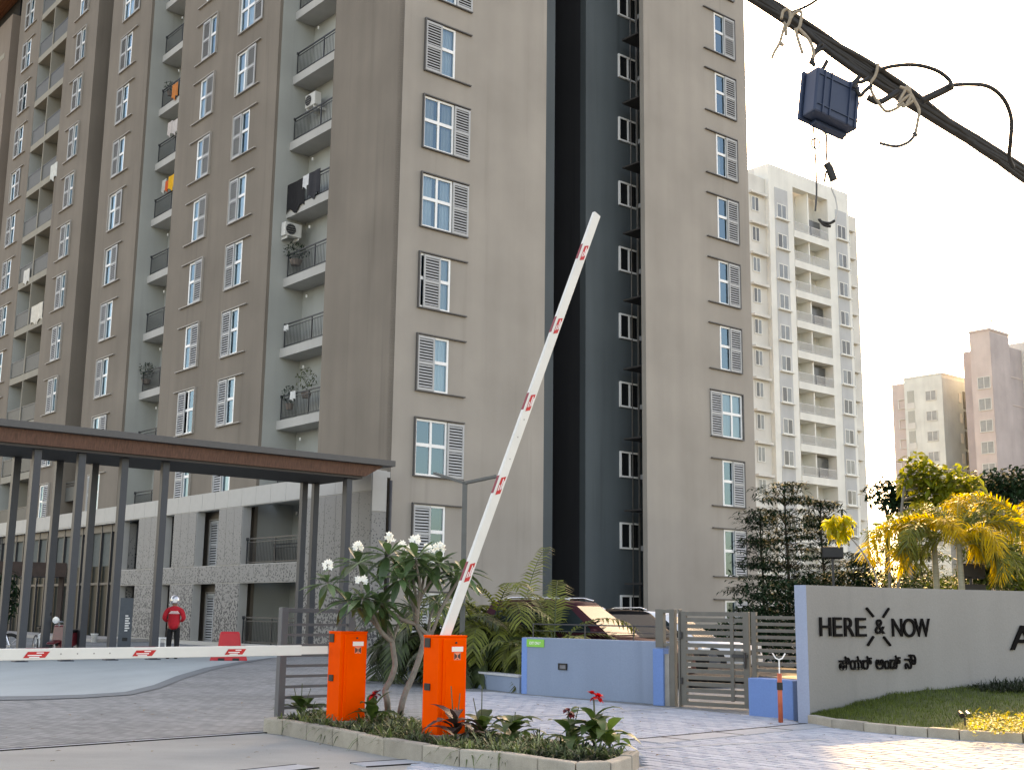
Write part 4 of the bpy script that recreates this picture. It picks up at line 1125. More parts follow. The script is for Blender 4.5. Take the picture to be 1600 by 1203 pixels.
wire('strand', [(1296,280),(1300,296),(1306,312),(1308,330),(1304,345)], 7.15, .005, mat('wire_pale', (.45,.45,.43), .6), hw, 5)
wire('strand', [(1304,345),(1296,349),(1284,347),(1280,343),(1288,352),(1298,354)], 7.15, .009, CAB, hw, 5)
wire('strand', [(1291,268),(1288,285)], 7.15, .007, CAB, hw, 5)
wire('strand', [(1341,155),(1346,185),(1352,215),(1356,236)], 7.2, .004, mat('wire_pale2', (.5,.5,.48), .6), hw, 5)

# ================================================================== parked cars
TYRE = mat('tyre', (.02,.02,.02), .8); RIM = mat('rim', (.45,.45,.46), .3, metal=.8); CHROME = mat('chrome', (.7,.7,.7), .12, metal=1.0)
CARGLASS = mat('car_glass', (.02,.03,.033), .25, spec=.035); LIGHTG = mat('headlight_lens', (.75,.77,.78), .1, spec=.8); PLATE = mat('plate_white', (.75,.75,.72), .5)
def car(label, col, loc, az, L=4.4, W=1.78, Hh=1.66, rails=True, name='parked_car'):
    """x forward, y left, z up; az = heading clockwise from +Y"""
    t = thing(name, label, 'car', loc, PI/2-az, 'cars parked behind the low wall')
    PAINT = mat('car_paint_%s' % label[:5].strip(), col, .55, metal=.0, var=.02, spec=.06)
    hb, hw = Hh*.60, W/2
    prof = [(-.50,.30,.52,.86),(-.495,.24,hb*.93,.93),(-.44,.22,hb,.97),(-.2,.2,hb*1.0,1),(.10,.2,hb*.98,1),(.20,.2,hb*.965,1),(.34,.2,hb*.90,.985),(.44,.22,hb*.80,.95),(.49,.26,hb*.66,.86),(.50,.32,.52,.80)]
    q = MB(); rows = []
    for fx, z0, z1, w in prof:
        x = fx*L; ww = hw*w; zm = z0+(z1-z0)*.55
        rows.append([(x,-ww*.94,z0),(x,-ww,zm),(x,-ww*.955,z1-.05),(x,-ww*.80,z1),(x,0,z1+.025),(x,ww*.80,z1),(x,ww*.955,z1-.05),(x,ww,zm),(x,ww*.94,z0)])
    for r in rows: q.v += r
    nr = 9
    for i in range(len(rows)-1):
        for j in range(nr-1): q.f.append((i*nr+j, i*nr+j+1, (i+1)*nr+j+1, (i+1)*nr+j)[::-1]); q.m.append(0)
        q.f.append((i*nr, (i+1)*nr, (i+1)*nr+8, i*nr+8)[::-1]); q.m.append(0)
    q.f.append(tuple(range(nr))); q.m.append(0); q.f.append(tuple(range((len(rows)-1)*nr, len(rows)*nr))[::-1]); q.m.append(0)
    q.build('body', PAINT, t, smooth=True)
    base = [(-.47*L,hw*.90,hb-.03),(.215*L,hw*.93,hb-.03)]; top = [(-.40*L,hw*.70,Hh-.05),(.02*L,hw*.74,Hh-.03)]
    q = MB(); rs = []
    for f in np.linspace(0,1,6):
        x0 = base[0][0]+(base[1][0]-base[0][0])*f; x1 = top[0][0]+(top[1][0]-top[0][0])*f
        cr = .045*math.sin(PI*f); w0 = hw*.93; w1 = hw*.73
        rs.append([(x0,-w0,hb-.03),(x1,-w1,Hh-.06+cr),(x1,-w1*.8,Hh-.015+cr),(x1,0,Hh+cr),(x1,w1*.8,Hh-.015+cr),(x1,w1,Hh-.06+cr),(x0,w0,hb-.03)])
    for r in rs: q.v += r
    for i in range(5):
        for j in range(6): q.f.append((i*7+j, i*7+j+1, (i+1)*7+j+1, (i+1)*7+j)[::-1]); q.m.append(0)
    q.f.append(tuple(range(7))); q.m.append(0); q.f.append(tuple(range(35,42))[::-1]); q.m.append(0)
    q.build('cabin', PAINT, t, smooth=True)
    def lerp(a, b, u): return tuple(p+(r-p)*u for p, r in zip(a, b))
    # glass sits just proud of the cabin
    a0, a1 = rs[-1][0], rs[-1][6]; b0, b1 = rs[-1][1], rs[-1][5]
    g = MB(); o = .012
    def sh(p): return (p[0]+o, p[1], p[2]+o)
    A, B, C_, D = lerp(a0,a1,.06), lerp(a0,a1,.94), lerp(b1,b0,.06), lerp(b1,b0,.94)
    g.quad(sh(lerp(A,D,.05)), sh(lerp(B,C_,.05)), sh(lerp(B,C_,.93)), sh(lerp(A,D,.93))); g.build('windscreen', CARGLASS, t)
    a0, a1 = rs[0][0], rs[0][6]; b0, b1 = rs[0][1], rs[0][5]
    g = MB(); sb = lambda p: (p[0]-o, p[1], p[2]+o*.3)
    A, B, C_, D = lerp(a0,a1,.08), lerp(a0,a1,.92), lerp(b1,b0,.08), lerp(b1,b0,.92)
    g.quad(sb(lerp(A,D,.15)), sb(lerp(A,D,.9)), sb(lerp(B,C_,.9)), sb(lerp(B,C_,.15))); g.build('rear_window', CARGLASS, t)
    for sgn, ia, ib in ((-1,0,1),(1,6,5)):
        for f0, f1 in ((.10,.34),(.37,.62),(.65,.93)):
            pt = lambda f, u: lerp(lerp(rs[0][ia], rs[-1][ia], f), lerp(rs[0][ib], rs[-1][ib], f), u)
            g = MB(); k = [pt(f0,.12),pt(f1,.12),pt(f1,.88),pt(f0,.88)]; g.quad(*[(x, y+sgn*.012, z+.004) for x, y, z in k]); g.build('side_window', CARGLASS, t)
    for x in (-.30*L, .32*L):
        for sgn in (-1, 1):
            g = MB(); y = sgn*(hw-.10)
            i0 = len(g.v)
            g.tube([(x,y-.10,.33),(x,y+.10,.33)], .33, 20); w = g.build('wheel', TYRE, t)
            g = MB(); g.tube([(x,y+sgn*.10,.33),(x,y+sgn*.112,.33)], .2, 14); g.build('rim', RIM, w)
    for sgn in (-1, 1):
        g = MB(); g.box(.455*L,sgn*hw*.80-.15,hb*.66,.485*L,sgn*hw*.80+.11,hb*.80); g.build('headlight', LIGHTG, t, bevel=.02)
        g = MB(); g.box(.15*L,sgn*(hw+.10)-.08,hb+.0,.15*L+.10,sgn*(hw+.10)+.08,hb+.13); g.build('wing_mirror', PAINT, t, bevel=.03)
        if rails:
            g = MB(); g.tube([(-.38*L,sgn*hw*.62,Hh+.0),(-.3*L,sgn*hw*.64,Hh+.065),(-.05*L,sgn*hw*.66,Hh+.075),(.0,sgn*hw*.66,Hh+.02)], .018, 6); g.build('roof_rail', CHROME, t, smooth=True)
    g = MB(); g.box(.49*L,-.45,.5,.503*L,.45,hb*.70); g.build('grille', BLACKP, t)
    g = MB(); g.box(.503*L,-.25,.40,.512*L,.25,.51); g.build('number_plate', PLATE, t)
    return t
def car_at(label, col, px, py, depth, az, zb=1.0, fx=.20, **k):
    p = P(px, py, depth); h = Vector((math.sin(az), math.cos(az), 0)); L = k.get('L', 4.4)
    o = p - h*(fx*L); o.z = 0
    return car(label, col, o, az, **k)
car_at('maroon car with silver roof rails parked behind the blue grey wall', (.05,.014,.02), 971, 985, 25.0, math.radians(118))
car_at('black car parked beyond the maroon one, only its roof showing', (.008,.008,.009), 1012, 978, 28.0, math.radians(150), L=4.2, Hh=1.50)
car_at('white car parked behind the metal gate', (.72,.73,.74), 1100, 984, 30.5, math.radians(118), L=4.2, Hh=1.46, rails=False)

# ================================================================== person in red
def skin(name, verts, edges, radii, m, parent=None, sub=2, flat=None):
    me = bpy.data.meshes.new(name); me.from_pydata([Vector(v) for v in verts], edges, []); o = bpy.data.objects.new(name, me); COL.objects.link(o)
    s = o.modifiers.new('skin', 'SKIN'); s.use_smooth_shade = True
    b = o.modifiers.new('sub', 'SUBSURF'); b.levels = sub-1; b.render_levels = sub-1
    if not me.skin_vertices: 
        bpy.context.view_layer.objects.active = o
    for i, r in enumerate(radii):
        sv = me.skin_vertices[0].data[i]; sv.radius = r if isinstance(r, tuple) else (r, r); sv.use_root = (i == 0)
    dg = bpy.context.evaluated_depsgraph_get(); m2 = bpy.data.meshes.new_from_object(o.evaluated_get(dg)); bpy.data.objects.remove(o)
    m2.materials.clear(); m2.materials.append(m); m2.polygons.foreach_set('use_smooth', [True]*len(m2.polygons)); m2.name = name
    return put(name, m2, parent)
pp = G(268,1029); 
SKINM = mat('skin_brown', (.22,.115,.07), .6); JACK = mat('jacket_red', (.50,.012,.022), .8, var=.12, scale=14); TROU = mat('trousers_black', (.010,.010,.011), .85)
pers = thing('person', 'person in red jacket, black trousers and silver helmet standing with back turned by a post', 'person', pp, math.radians(14))
V_ = [(0,0,.93),(0,.01,1.12),(0,0,1.30),(0,.0,1.42),(0,.02,1.50),(0,.05,1.58),(0,.06,1.66),
      (.19,0,1.37),(.27,-.03,1.14),(.17,.19,1.06),(.11,.26,1.07), (-.19,0,1.37),(-.27,-.03,1.14),(-.17,.19,1.06),(-.11,.26,1.07),
      (.10,0,.88),(.11,.02,.48),(.11,-.02,.09),(.12,.12,.04), (-.10,0,.88),(-.10,.02,.48),(-.11,-.03,.09),(-.12,.11,.04)]
E_ = [(0,1),(1,2),(2,3),(3,4),(4,5),(5,6),(3,7),(7,8),(8,9),(9,10),(3,11),(11,12),(12,13),(13,14),(0,15),(15,16),(16,17),(17,18),(0,19),(19,20),(20,21),(21,22)]
R_ = [(.15,.11),(.145,.10),(.16,.10),(.10,.07),.055,.085,.085,.065,.048,.036,.034,.065,.048,.036,.034,.085,.058,.04,.035,.085,.058,.04,.035]
for hx, base in ((.11,10),(-.11,14)):
    for k, (dx, dy, dz) in enumerate(((-.02,.085,.0),(-.007,.095,.0),(.007,.09,.0),(.02,.075,-.004),(.045 if hx < 0 else -.045,.04,.02))):
        i = len(V_); V_.append((hx+dx*.6,.26+dy*.5,1.07+dz)); V_.append((hx+dx,.26+dy,1.055+dz)); E_ += [(base,i),(i,i+1)]; R_ += [.010,.008]
skin('body', V_, E_, R_, SKINM, pers)
skin('jacket', [(0,0,.78),(0,0,1.0),(0,.01,1.14),(0,0,1.31),(0,0,1.43),(0,.02,1.49),(.20,0,1.375),(.285,-.03,1.14),(.19,.17,1.06),(-.20,0,1.375),(-.285,-.03,1.14),(-.19,.17,1.06)],
     [(0,1),(1,2),(2,3),(3,4),(4,5),(4,6),(6,7),(7,8),(4,9),(9,10),(10,11)], [(.185,.13),(.185,.13),(.18,.125),(.195,.12),(.13,.09),.07,.085,.068,.05,.085,.068,.05], JACK, pers)
skin('trousers', [(0,0,.93),(.10,0,.82),(.115,.02,.48),(.115,-.01,.10),(-.10,0,.82),(-.105,.02,.48),(-.115,-.02,.10)], [(0,1),(1,2),(2,3),(0,4),(4,5),(5,6)], [(.155,.115),.105,.082,.068,.105,.082,.068], TROU, pers)
q = MB()
for w, z in ((.16,1.335),(.20,1.31),(.24,1.28)): q.box(-w*.62,-.152,z,w*.62,-.140,z+.014)
q.build('jacket_print', WHITEP, pers)
q = MB(); q.lathe([(.005,.145),(.06,.138),(.105,.10),(.128,.04),(.132,-.02),(.125,-.09),(.10,-.10)], 18, (0,.055,1.665)); q.build('helmet', mat('helmet_silver', (.62,.62,.63), .2, metal=.7), pers, smooth=True)
q = MB(); q.box(-.06,-.082,1.60,.06,-.074,1.70); q.build('helmet_stripe', WHITEP, pers)
for sx in (-.115,.115):
    q = MB(); q.box(sx-.05,-.06,0,sx+.05,.19,.085); q.build('shoe', BLACKP, pers, bevel=.03)

# ================================================================== things round the canopy
def at_ground(px, py): return G(px, py)
rb = thing('road_barrier', 'red plastic road barrier block standing on the drive', 'barrier', G(357,1031.5), math.radians(12))
RP = mat('red_plastic', (.52,.012,.02), .45, var=.08)
q = MB(); q.hexa([(-.52,-.2,.0),(.52,-.2,.0),(.52,.2,.0),(-.52,.2,.0),(-.48,-.18,.14),(.48,-.18,.14),(.48,.18,.14),(-.48,.18,.14)]); q.build('base', RP, rb, bevel=.02)
q = MB(); q.hexa([(-.34,-.15,.142),(.36,-.15,.142),(.36,.15,.142),(-.34,.15,.142),(-.27,-.09,.80),(.27,-.09,.80),(.27,.09,.80),(-.27,.09,.80)]); q.build('body', RP, rb, bevel=.05)
for x in (-.2,.2):
    q = MB(); q.box(x-.09,-.21,.0,x+.09,-.201,.07); q.build('fork_slot', BLACKP, rb)
def wheel(parent, c, r, ax, w=.07, nm='wheel'):
    c = Vector(c); ax = Vector(ax).normalized(); q = MB()
    u = ax.orthogonal().normalized(); v = ax.cross(u); n_ = 22
    pts = [c + (u*math.cos(2*PI*i/n_) + v*math.sin(2*PI*i/n_))*r for i in range(n_+1)]
    q.tube(pts, w*.5, 7, caps=False); o = q.build(nm, TYRE, parent, smooth=True)
    q = MB(); q.tube([p.lerp(c, .13) for p in pts], .012, 5, caps=False)
    for i in range(8): q.tube([c, pts[int(i*n_/8)].lerp(c,.13)], .008, 4)
    q.tube([c-ax*.06, c+ax*.06], .05, 8); q.build('rim', RIM, o)
sc = thing('scooter', 'maroon scooter with a round white headlight parked by the posts', 'scooter', G(98,1028), math.radians(-8))
MAR = mat('maroon_paint', (.12,.012,.016), .3, coat=.5)
wheel(sc, (0,-.55,.25), .21, (1,0,0), .10); wheel(sc, (0,.65,.25), .21, (1,0,0), .10)
q = MB(); q.hexa([(-.19,-.42,.25),(.19,-.42,.25),(.19,-.34,.25),(-.19,-.34,.25),(-.16,-.36,.92),(.16,-.36,.92),(.13,-.26,.95),(-.13,-.26,.95)]); q.build('front_shield', MAR, sc, bevel=.04)
q = MB(); q.box(-.16,-.34,.24,.16,.15,.32); q.build('floorboard', BLACKP, sc)
q = MB(); q.hexa([(-.17,.1,.3),(.17,.1,.3),(.15,.85,.4),(-.15,.85,.4),(-.16,.1,.7),(.16,.1,.7),(.12,.9,.74),(-.12,.9,.74)]); q.build('rear_body', MAR, sc, bevel=.05)
q = MB(); q.box(-.14,.08,.72,.14,.85,.80); q.build('seat', BLACKP, sc, bevel=.03)
q = MB(); q.hexa([(-.13,-.80,.40),(.13,-.80,.40),(.13,-.42,.46),(-.13,-.42,.46),(-.10,-.75,.47),(.10,-.75,.47),(.10,-.42,.52),(-.10,-.42,.52)]); q.build('mudguard', MAR, sc, bevel=.02)
q = MB(); q.tube([(-.36,-.28,1.05),(-.12,-.36,1.02),(.12,-.36,1.02),(.36,-.28,1.05)], .02, 6); q.tube([(0,-.32,.6),(0,-.34,1.02)], .03, 6); q.build('handlebar', CHROME, sc)
q = MB(); q.lathe([(.01,.0),(.09,.005),(.10,.03),(.07,.12)], 16); o = q.build('headlight', LIGHTG, sc, (-.08,-.44,1.06)); o.rotation_euler = (-PI/2,0,0)
for x in (-.34,.34):
    q = MB(); q.tube([(x*.9,-.28,1.05),(x,-.3,1.2)], .008, 5); q.tube([(x,-.3,1.22),(x,-.31,1.22)], .06, 10); q.build('mirror', BLACKP, sc)
mc = thing('motorcycle', 'black motorcycle at the far left edge, spoked wheel showing', 'motorcycle', G(-9,1026), math.radians(10))
wheel(mc, (.38,0,.33), .30, (0,1,0), .10); wheel(mc, (-.92,0,.33), .30, (0,1,0), .11)
q = MB(); q.hexa([(-.75,-.12,.45),(.1,-.12,.45),(.1,.12,.45),(-.75,.12,.45),(-.8,-.12,.8),(.05,-.14,.95),(.05,.14,.95),(-.8,.12,.8)]); q.build('frame_body', BLACKP, mc, bevel=.05)
q = MB(); q.tube([(.38,-.08,.33),(.12,-.08,1.0)], .03, 6); q.tube([(.38,.08,.33),(.12,.08,1.0)], .03, 6); q.build('fork', CHROME, mc)
q = MB(); q.tube([(.05,-.36,1.08),(.1,0,1.04),(.05,.36,1.08)], .018, 6); q.build('handlebar', CHROME, mc)
q = MB(); q.box(-.95,-.13,.82,-.2,.13,.90); q.build('seat', mat('seat_black', (.02,.02,.02), .7), mc, bevel=.03)
bc = thing('bicycle', 'small bicycle with white fork leaning between the left posts', 'bicycle', G(60,1024), math.radians(-55))
wheel(bc, (-.45,0,.3), .28, (0,1,0), .04); wheel(bc, (.45,0,.3), .28, (0,1,0), .04)
q = MB(); q.tube([(-.45,0,.3),(-.1,0,.62),(.3,0,.66),(.45,0,.3)], .018, 6); q.tube([(-.1,0,.62),(-.02,0,.28),(.3,0,.66)], .018, 6); q.tube([(.3,0,.66),(.28,0,.85)], .015, 6); q.build('frame', UPVC, bc)
q = MB(); q.tube([(.25,-.22,.88),(.28,0,.85),(.25,.22,.88)], .012, 6); q.build('handlebar', BLACKP, bc)
q = MB(); q.box(-.2,-.06,.78,.02,.06,.83); q.tube([(-.1,0,.6),(-.1,0,.78)], .012, 6); q.build('saddle', BLACKP, bc, bevel=.02)
bk = thing('bucket', 'white plastic bucket on the lobby step', 'bucket', G(147,1003,.14))
q = MB(); q.lathe([(.10,0),(.13,.29),(.145,.295),(.145,.32),(.12,.32),(.09,.02)], 16); q.build('pail', UPVC, bk, smooth=True)
q = MB(); q.tube([(-.14,0,.30),(-.09,-.08,.20),(0,-.13,.16),(.09,-.08,.20),(.14,0,.30)], .006, 5); q.build('handle', CHROME, bk)
st = thing('stool', 'white stool beside the person in red', 'stool', G(253,1020), .5)
q = MB(); q.box(-.15,-.15,.46,.15,.15,.50); q.build('seat', UPVC, st, bevel=.015)
for x in (-.12,.12):
    for y in (-.12,.12):
        q = MB(); q.bar((x*1.15,y*1.15,0),(x,y,.46),.035,.035); q.build('leg', UPVC, st)
bs = thing('standing_banner', 'slate grey standing banner with white vertical writing by the lobby', 'banner', P(194,1003,44.0).xy.to_3d() + Vector((0,0,.0)), math.radians(20))
q = MB(); q.box(-.22,-.02,.05,.22,.0,1.78); q.build('panel', mat('banner_slate', (.07,.085,.10), .5), bs); 
q = MB(); q.box(-.25,-.15,0,.25,.15,.05); q.build('foot', BLACKP, bs)
q = MB()
for i, w in enumerate((.10,.16,.13,.17,.12,.15,.10)): q.box(-.02,-.026,.62+.085*i,-.02+w,-.021,.67+.085*i)
q.build('print', WHITEP, bs)
q = MB(); q.box(-.08,-.026,.28,.10,-.021,.40); q.build('emblem', BLACKP, bs)
p_, q_ = P(-60,888,43.0), P(103,891,44.5)
ec = thing('entrance_canopy', 'dark brown entrance canopy beam in front of the lobby', 'canopy')
q = MB(); q.hexa([(p_.x,p_.y,2.5),(q_.x,q_.y,2.5),(q_.x-.6,q_.y+1.8,2.5),(p_.x-.6,p_.y+1.8,2.5),(p_.x,p_.y,3.0),(q_.x,q_.y,3.0),(q_.x-.6,q_.y+1.8,3.0),(p_.x-.6,p_.y+1.8,3.0)])
q.build('beam', mat('brown_cladding', (.045,.026,.02), .6, var=.2), ec)
for t_ in (.02,.45,.97):
    r_ = p_.lerp(q_, t_) + Vector((-.2,.5,0)); q = MB(); q.box(r_.x-.08,r_.y-.08,0,r_.x+.08,r_.y+.08,2.5); q.build('post', MATS['brown_cladding'], ec)

# ================================================================== balcony things of the big block
def LB(x, y, s): return PL(x, y, P0 + S*s, AZ - PI/2)
ACW = mat('cooler_white', (.62,.61,.57), .5, var=.05); ACD = mat('cooler_dark', (.03,.03,.03), .6)
def aircon(label, p, rz):
    t = thing('air_conditioner', label, 'air conditioner', p, rz, 'outdoor cooling units on the balconies')
    q = MB(); q.box(-.40,-.16,0,.40,.16,.58); q.build('case', ACW, t, bevel=.02)
    q = MB(); q.tube([(-.12,-.185,.29),(-.12,-.165,.29)], .23, 24); f = q.build('fan_grille', ACD, t)
    q = MB()
    for i in range(5): q.box(-.35,-.19,.08+.1*i,.11,-.187,.085+.1*i)
    q.build('guard', ACW, f)
    q = MB(); q.box(-.3,-.14,-.12,-.26,.5,-.002); q.box(.26,-.14,-.12,.30,.5,-.002); q.build('bracket', ACW, t)
    return t
p = LB(489,168,1.25); aircon('white cooling unit hung above the third balcony rail from the top', p, ROT - PI/2)
p = PL(455,371,P0+T*9.15,AZ); aircon('white cooling unit with a dark round fan on the grey balcony side wall', p, ROT)
def cloth(label, x0, y0, x1, y1, s, col, fold=5):
    a, b = LB(x0, y0, s), LB(x1, y1, s); top = max(a.z, b.z); u = Vector((b.x-a.x, b.y-a.y, 0)); w = u.length; u.normalize(); n_ = Vector((u.y,-u.x,0))
    h = abs(a.z-b.z); q = MB(); nx, nz = 10, 6; rr = random.Random(len(label))
    for i in range(nx+1):
        for j in range(nz+1):
            f = i/nx; g_ = j/nz
            pnt = Vector((a.x,a.y,top)) + u*(w*f) - Vector((0,0,h*g_*(1-.12*math.sin(f*9)))) + n_*(.035*math.sin(f*fold*2)*(.3+g_) - .03)
            q.v.append(tuple(pnt))
    for i in range(nx):
        for j in range(nz):
            k = i*(nz+1)+j; q.f.append((k,k+nz+1,k+nz+2,k+1)); q.m.append(0)
    o = q.build('laundry', mat('cloth_%d' % (x0*7+y0), col, .9, var=.15, scale=5)); o.modifiers.new('thick','SOLIDIFY').thickness = .012
    return tag(o, label, 'laundry', 'washing hung out on the balconies')
cloth('black cloth draped over the left half of a balcony rail', 449,290, 474,322, .70, (.012,.011,.012))
cloth('dark charcoal cloth draped over a balcony rail near the corner', 481,272, 498,303, .70, (.03,.03,.035))
cloth('white towel hung between two dark cloths on a balcony', 473,276, 482,291, .69, (.6,.6,.6))
cloth('yellow cloth on the narrow balcony line', 263,277, 273,292, .6, (.75,.38,.02))
cloth('orange red cloth beside the yellow one on the narrow balcony', 258,284, 263,297, .6, (.6,.10,.03))
cloth('pale grey cloth left of the orange one on the narrow balcony', 253,283, 258,300, .6, (.4,.4,.36))
cloth('pale shirt, left one of two drying under a balcony slab', 262,193, 268,210, .6, (.5,.45,.42))
cloth('pale shirt, right one of two drying under a balcony slab', 270,190, 276,207, .6, (.55,.5,.47))
cloth('orange cloth on the upper narrow balcony rail', 269,134, 276,151, .66, (.55,.18,.05))
cloth('wide row of white washing on the far left twin balcony', 49,480, 64,500, -.05, (.62,.58,.5))
cloth('white cloth hung on the left twin balcony railing', 37,424, 44,441, -.05, (.62,.6,.55))
cloth('white cloth on the twin balcony under a dark ceiling', 79,260, 87,277, -.05, (.6,.6,.55))
cloth('small white bag tied on the balcony rail end', 443,509, 449,516, .70, (.6,.6,.58))
cloth('white cloth over the planted balcony rail', 453,612, 460,624, .70, (.6,.6,.58))

# ================================================================== lights and small things on the right
def flood(label, px, py, depth, h, base_py, two=False):
    p = P(px, base_py, depth); p.z = 0; zt = P(px, py, depth).z
    t = thing('floodlight', label, 'floodlight', p)
    q = MB(); q.tube([(0,0,0),(0,0,zt)], .035, 8); q.build('pole', RAILM, t)
    for k in range(2 if two else 1):
        z = zt - .45*k
        q = MB(); q.hexa([(-.28,-.12,z-.16),(.28,-.12,z-.16),(.28,.05,z-.20),(-.28,.05,z-.20),(-.28,-.10,z+.14),(.28,-.10,z+.14),(.28,.08,z+.10),(-.28,.08,z+.10)]); q.build('lamp_head', BLACKP, t, bevel=.01)
    return t
flood('boxy floodlight on a pole in front of the white tower', 1302, 862, 34, 0, 900)
flood('twin dark floodlights on one pole right of the palm trunks', 1518, 890, 27, 0, 920, True)
gsp = thing('garden_spotlight', 'small twin garden spotlight standing on the lawn edge', 'light', G(1508,1133,.16))
for x in (-.04,.045):
    q = MB(); q.tube([(x,-.03,.115),(x,.05,.145)], [.032,.026], 10); q.build('lamp_head', BLACKP if x < 0 else CHROME, gsp)
q = MB(); q.tube([(0,0,0),(0,0,.12)], .010, 6); q.box(-.05,-.008,.10,.05,.008,.115); q.build('spike', BLACKP, gsp)
bd = P(1550,502,60); brd = thing('bird', 'tiny dark bird flying above the pink stair tower', 'bird', bd, .4)
q = MB(); q.tube([(0,-.12,0),(0,-.05,.01),(0,.06,.01),(0,.16,.0)], [.01,.035,.03,.008], 7); q.build('body', BLACKP, brd, smooth=True)
for sgn in (-1,1):
    q = MB(); q.hexa([(sgn*.01,-.05,.0),(sgn*.12,-.03,.05),(sgn*.12,.04,.05),(sgn*.01,.05,.0),(sgn*.01,-.05,.008),(sgn*.12,-.03,.058),(sgn*.12,.04,.058),(sgn*.01,.05,.008)]); q.tri((sgn*.12,-.03,.05),(sgn*.12,.04,.05),(sgn*.24,.03,.02)); q.build('wing', BLACKP, brd)

# ================================================================== plants
rnd = random.Random(21)
def U(a, b): return rnd.uniform(a, b)
BARK = mat('bark_grey', (.20,.185,.16), .9, var=.25, scale=14, bump=.5, bscale=40)
BARKD = mat('bark_brown', (.055,.045,.033), .9, var=.3, scale=14, bump=.5, bscale=40)
LF_FRANG = mat('leaf_frangipani', (.060,.115,.042), .38, var=.2, leaf=.22, island=.45, spec=.5)
LF_PALM = mat('leaf_palm', (.115,.135,.022), .5, var=.25, leaf=.35, island=.5)
LF_PALMD = mat('leaf_palm_dark', (.03,.048,.012), .5, var=.25, leaf=.25, island=.5)
LF_YEL = mat('leaf_yellow_palm', (.42,.31,.012), .5, var=.2, leaf=.55, island=.35)
LF_BROAD = mat('leaf_broad', (.15,.17,.015), .45, var=.25, leaf=.5, island=.5)
LF_BROADY = mat('leaf_broad_yellow', (.36,.33,.02), .45, var=.2, leaf=.55, island=.3)
LF_DARK = mat('leaf_dark', (.012,.034,.014), .75, var=.25, leaf=.06, island=.5, spec=.12)
LF_MID = mat('leaf_mid', (.06,.085,.018), .5, var=.25, leaf=.35, island=.5)
LF_CANNA = mat('leaf_canna', (.05,.10,.022), .42, var=.2, leaf=.3, island=.4)
LF_BRONZE = mat('leaf_bronze', (.055,.035,.03), .5, var=.2, leaf=.2, island=.4)
LF_GRASS = mat('leaf_strappy', (.075,.11,.035), .5, var=.2, leaf=.3, island=.55)
LF_VAR = mat('leaf_pale_strappy', (.19,.23,.12), .5, var=.2, leaf=.3, island=.45)
LF_STRAP = mat('leaf_dark_strappy', (.02,.032,.014), .5, var=.2, leaf=.2, island=.5)
FLW = mat('petal_white', (.82,.82,.76), .6, leaf=.25); FLR = mat('petal_red', (.52,.008,.010), .5, leaf=.25, island=.2); FLD = mat('petal_dark_red', (.13,.012,.016), .6)
STEMG = mat('stem_green', (.06,.08,.03), .6)

# ---- frangipani trees between the two cabinets
def rosette(mb, c, n, l, w, up=.75):
    for i in range(n):
        a = 2.399*i + U(-.25,.25); f = i/n
        el = 1.15*(1-f)*up - .75*f + U(-.2,.2)
        d = Vector((math.cos(a)*math.cos(el), math.sin(a)*math.cos(el), math.sin(el)))
        ll = l*U(.75,1.1)*(.7+.5*f if f < .5 else 1.0)
        mb.blade(c + d*.03, d, Vector((-math.sin(a), math.cos(a), 0)), ll, w*U(.85,1.1), U(.12,.4), 4, 0, .16, [.18,.55,.9,1.0,.62,0])
def flower_head(mb, c, n=9, r=.07):
    for _ in range(n):
        f = c + Vector((U(-r,r),U(-r,r),U(-r*.5,r*.9)))
        ax = Vector((U(-.6,.6),-1+U(-.3,.3),U(-.2,.7))).normalized(); u = ax.orthogonal().normalized(); v = ax.cross(u)
        for k in range(5):
            t = 2*PI*k/5; d = u*math.cos(t)+v*math.sin(t)
            mb.blade(f, (d+ax*.35), ax.cross(d), .038, .026, 0, 2, 0, .1, [.35,1,.3])
def frangipani(label, base, fork, limbs, depth):
    """limbs: (list of waypoints in photo px ending in a rosette, depth offset, flowers, leaf scale)"""
    t = thing('frangipani_tree', label, 'tree', (0,0,0), 0, 'frangipani trees between the cabinets')
    lv = MB(); fl = MB(); wood = MB()
    wood.tube(spline(base, 6), list(np.linspace(.040,.030,6*(len(base)-1)+1)), 9)
    for pts, dz, flw, sc_ in limbs:
        k = len(pts); w = [fork] + [P(x, y, depth + dz*(i+1)/k) for i, (x, y) in enumerate(pts)]
        sp = spline(w, 5); wood.tube(sp, list(np.linspace(.026,.012,len(sp))), 7)
        rosette(lv, w[-1], int(U(17,21)), .42*sc_, .112*sc_)
        if U(0,1) < .45: rosette(lv, w[-1] + Vector((U(-.2,.2),U(-.2,.2),U(-.15,.02))), 11, .32*sc_, .09*sc_)
        if flw:
            tip = w[-1] + Vector((U(-.05,.05),-.05,.17)); wood.tube([w[-1], tip], .007, 5)
            flower_head(fl, tip + Vector((0,0,.03)), 9, .06)
    wood.build('trunk', BARK, t, smooth=True); lv.build('leaves', LF_FRANG, t, smooth=True)
    if fl.v: fl.build('blossom', FLW, t)
    return t
D1 = 14.75
fkA = P(613,1003,D1)
frangipani('slender frangipani with kinked trunk standing nearer the left cabinet',
    [G(607,1126,.12), P(605,1095,D1), P(602,1078,D1), P(610,1062,D1), P(617,1040,D1), P(615,1020,D1), fkA], fkA,
    [([(595,985),(578,965),(560,950),(545,940)], -.35, False, .85), ([(606,985),(596,970),(592,955)], .1, False, .8), ([(600,990),(575,962),(555,945),(530,925),(512,911)], -.2, True, .8),
     ([(596,985),(580,955),(572,915),(560,880)], .2, True, 1.05), ([(618,985),(628,965),(640,945)], .3, False, .5), ([(596,988),(586,965),(566,936)], -.5, True, .75)], D1)
fkB = P(651,975,D1)
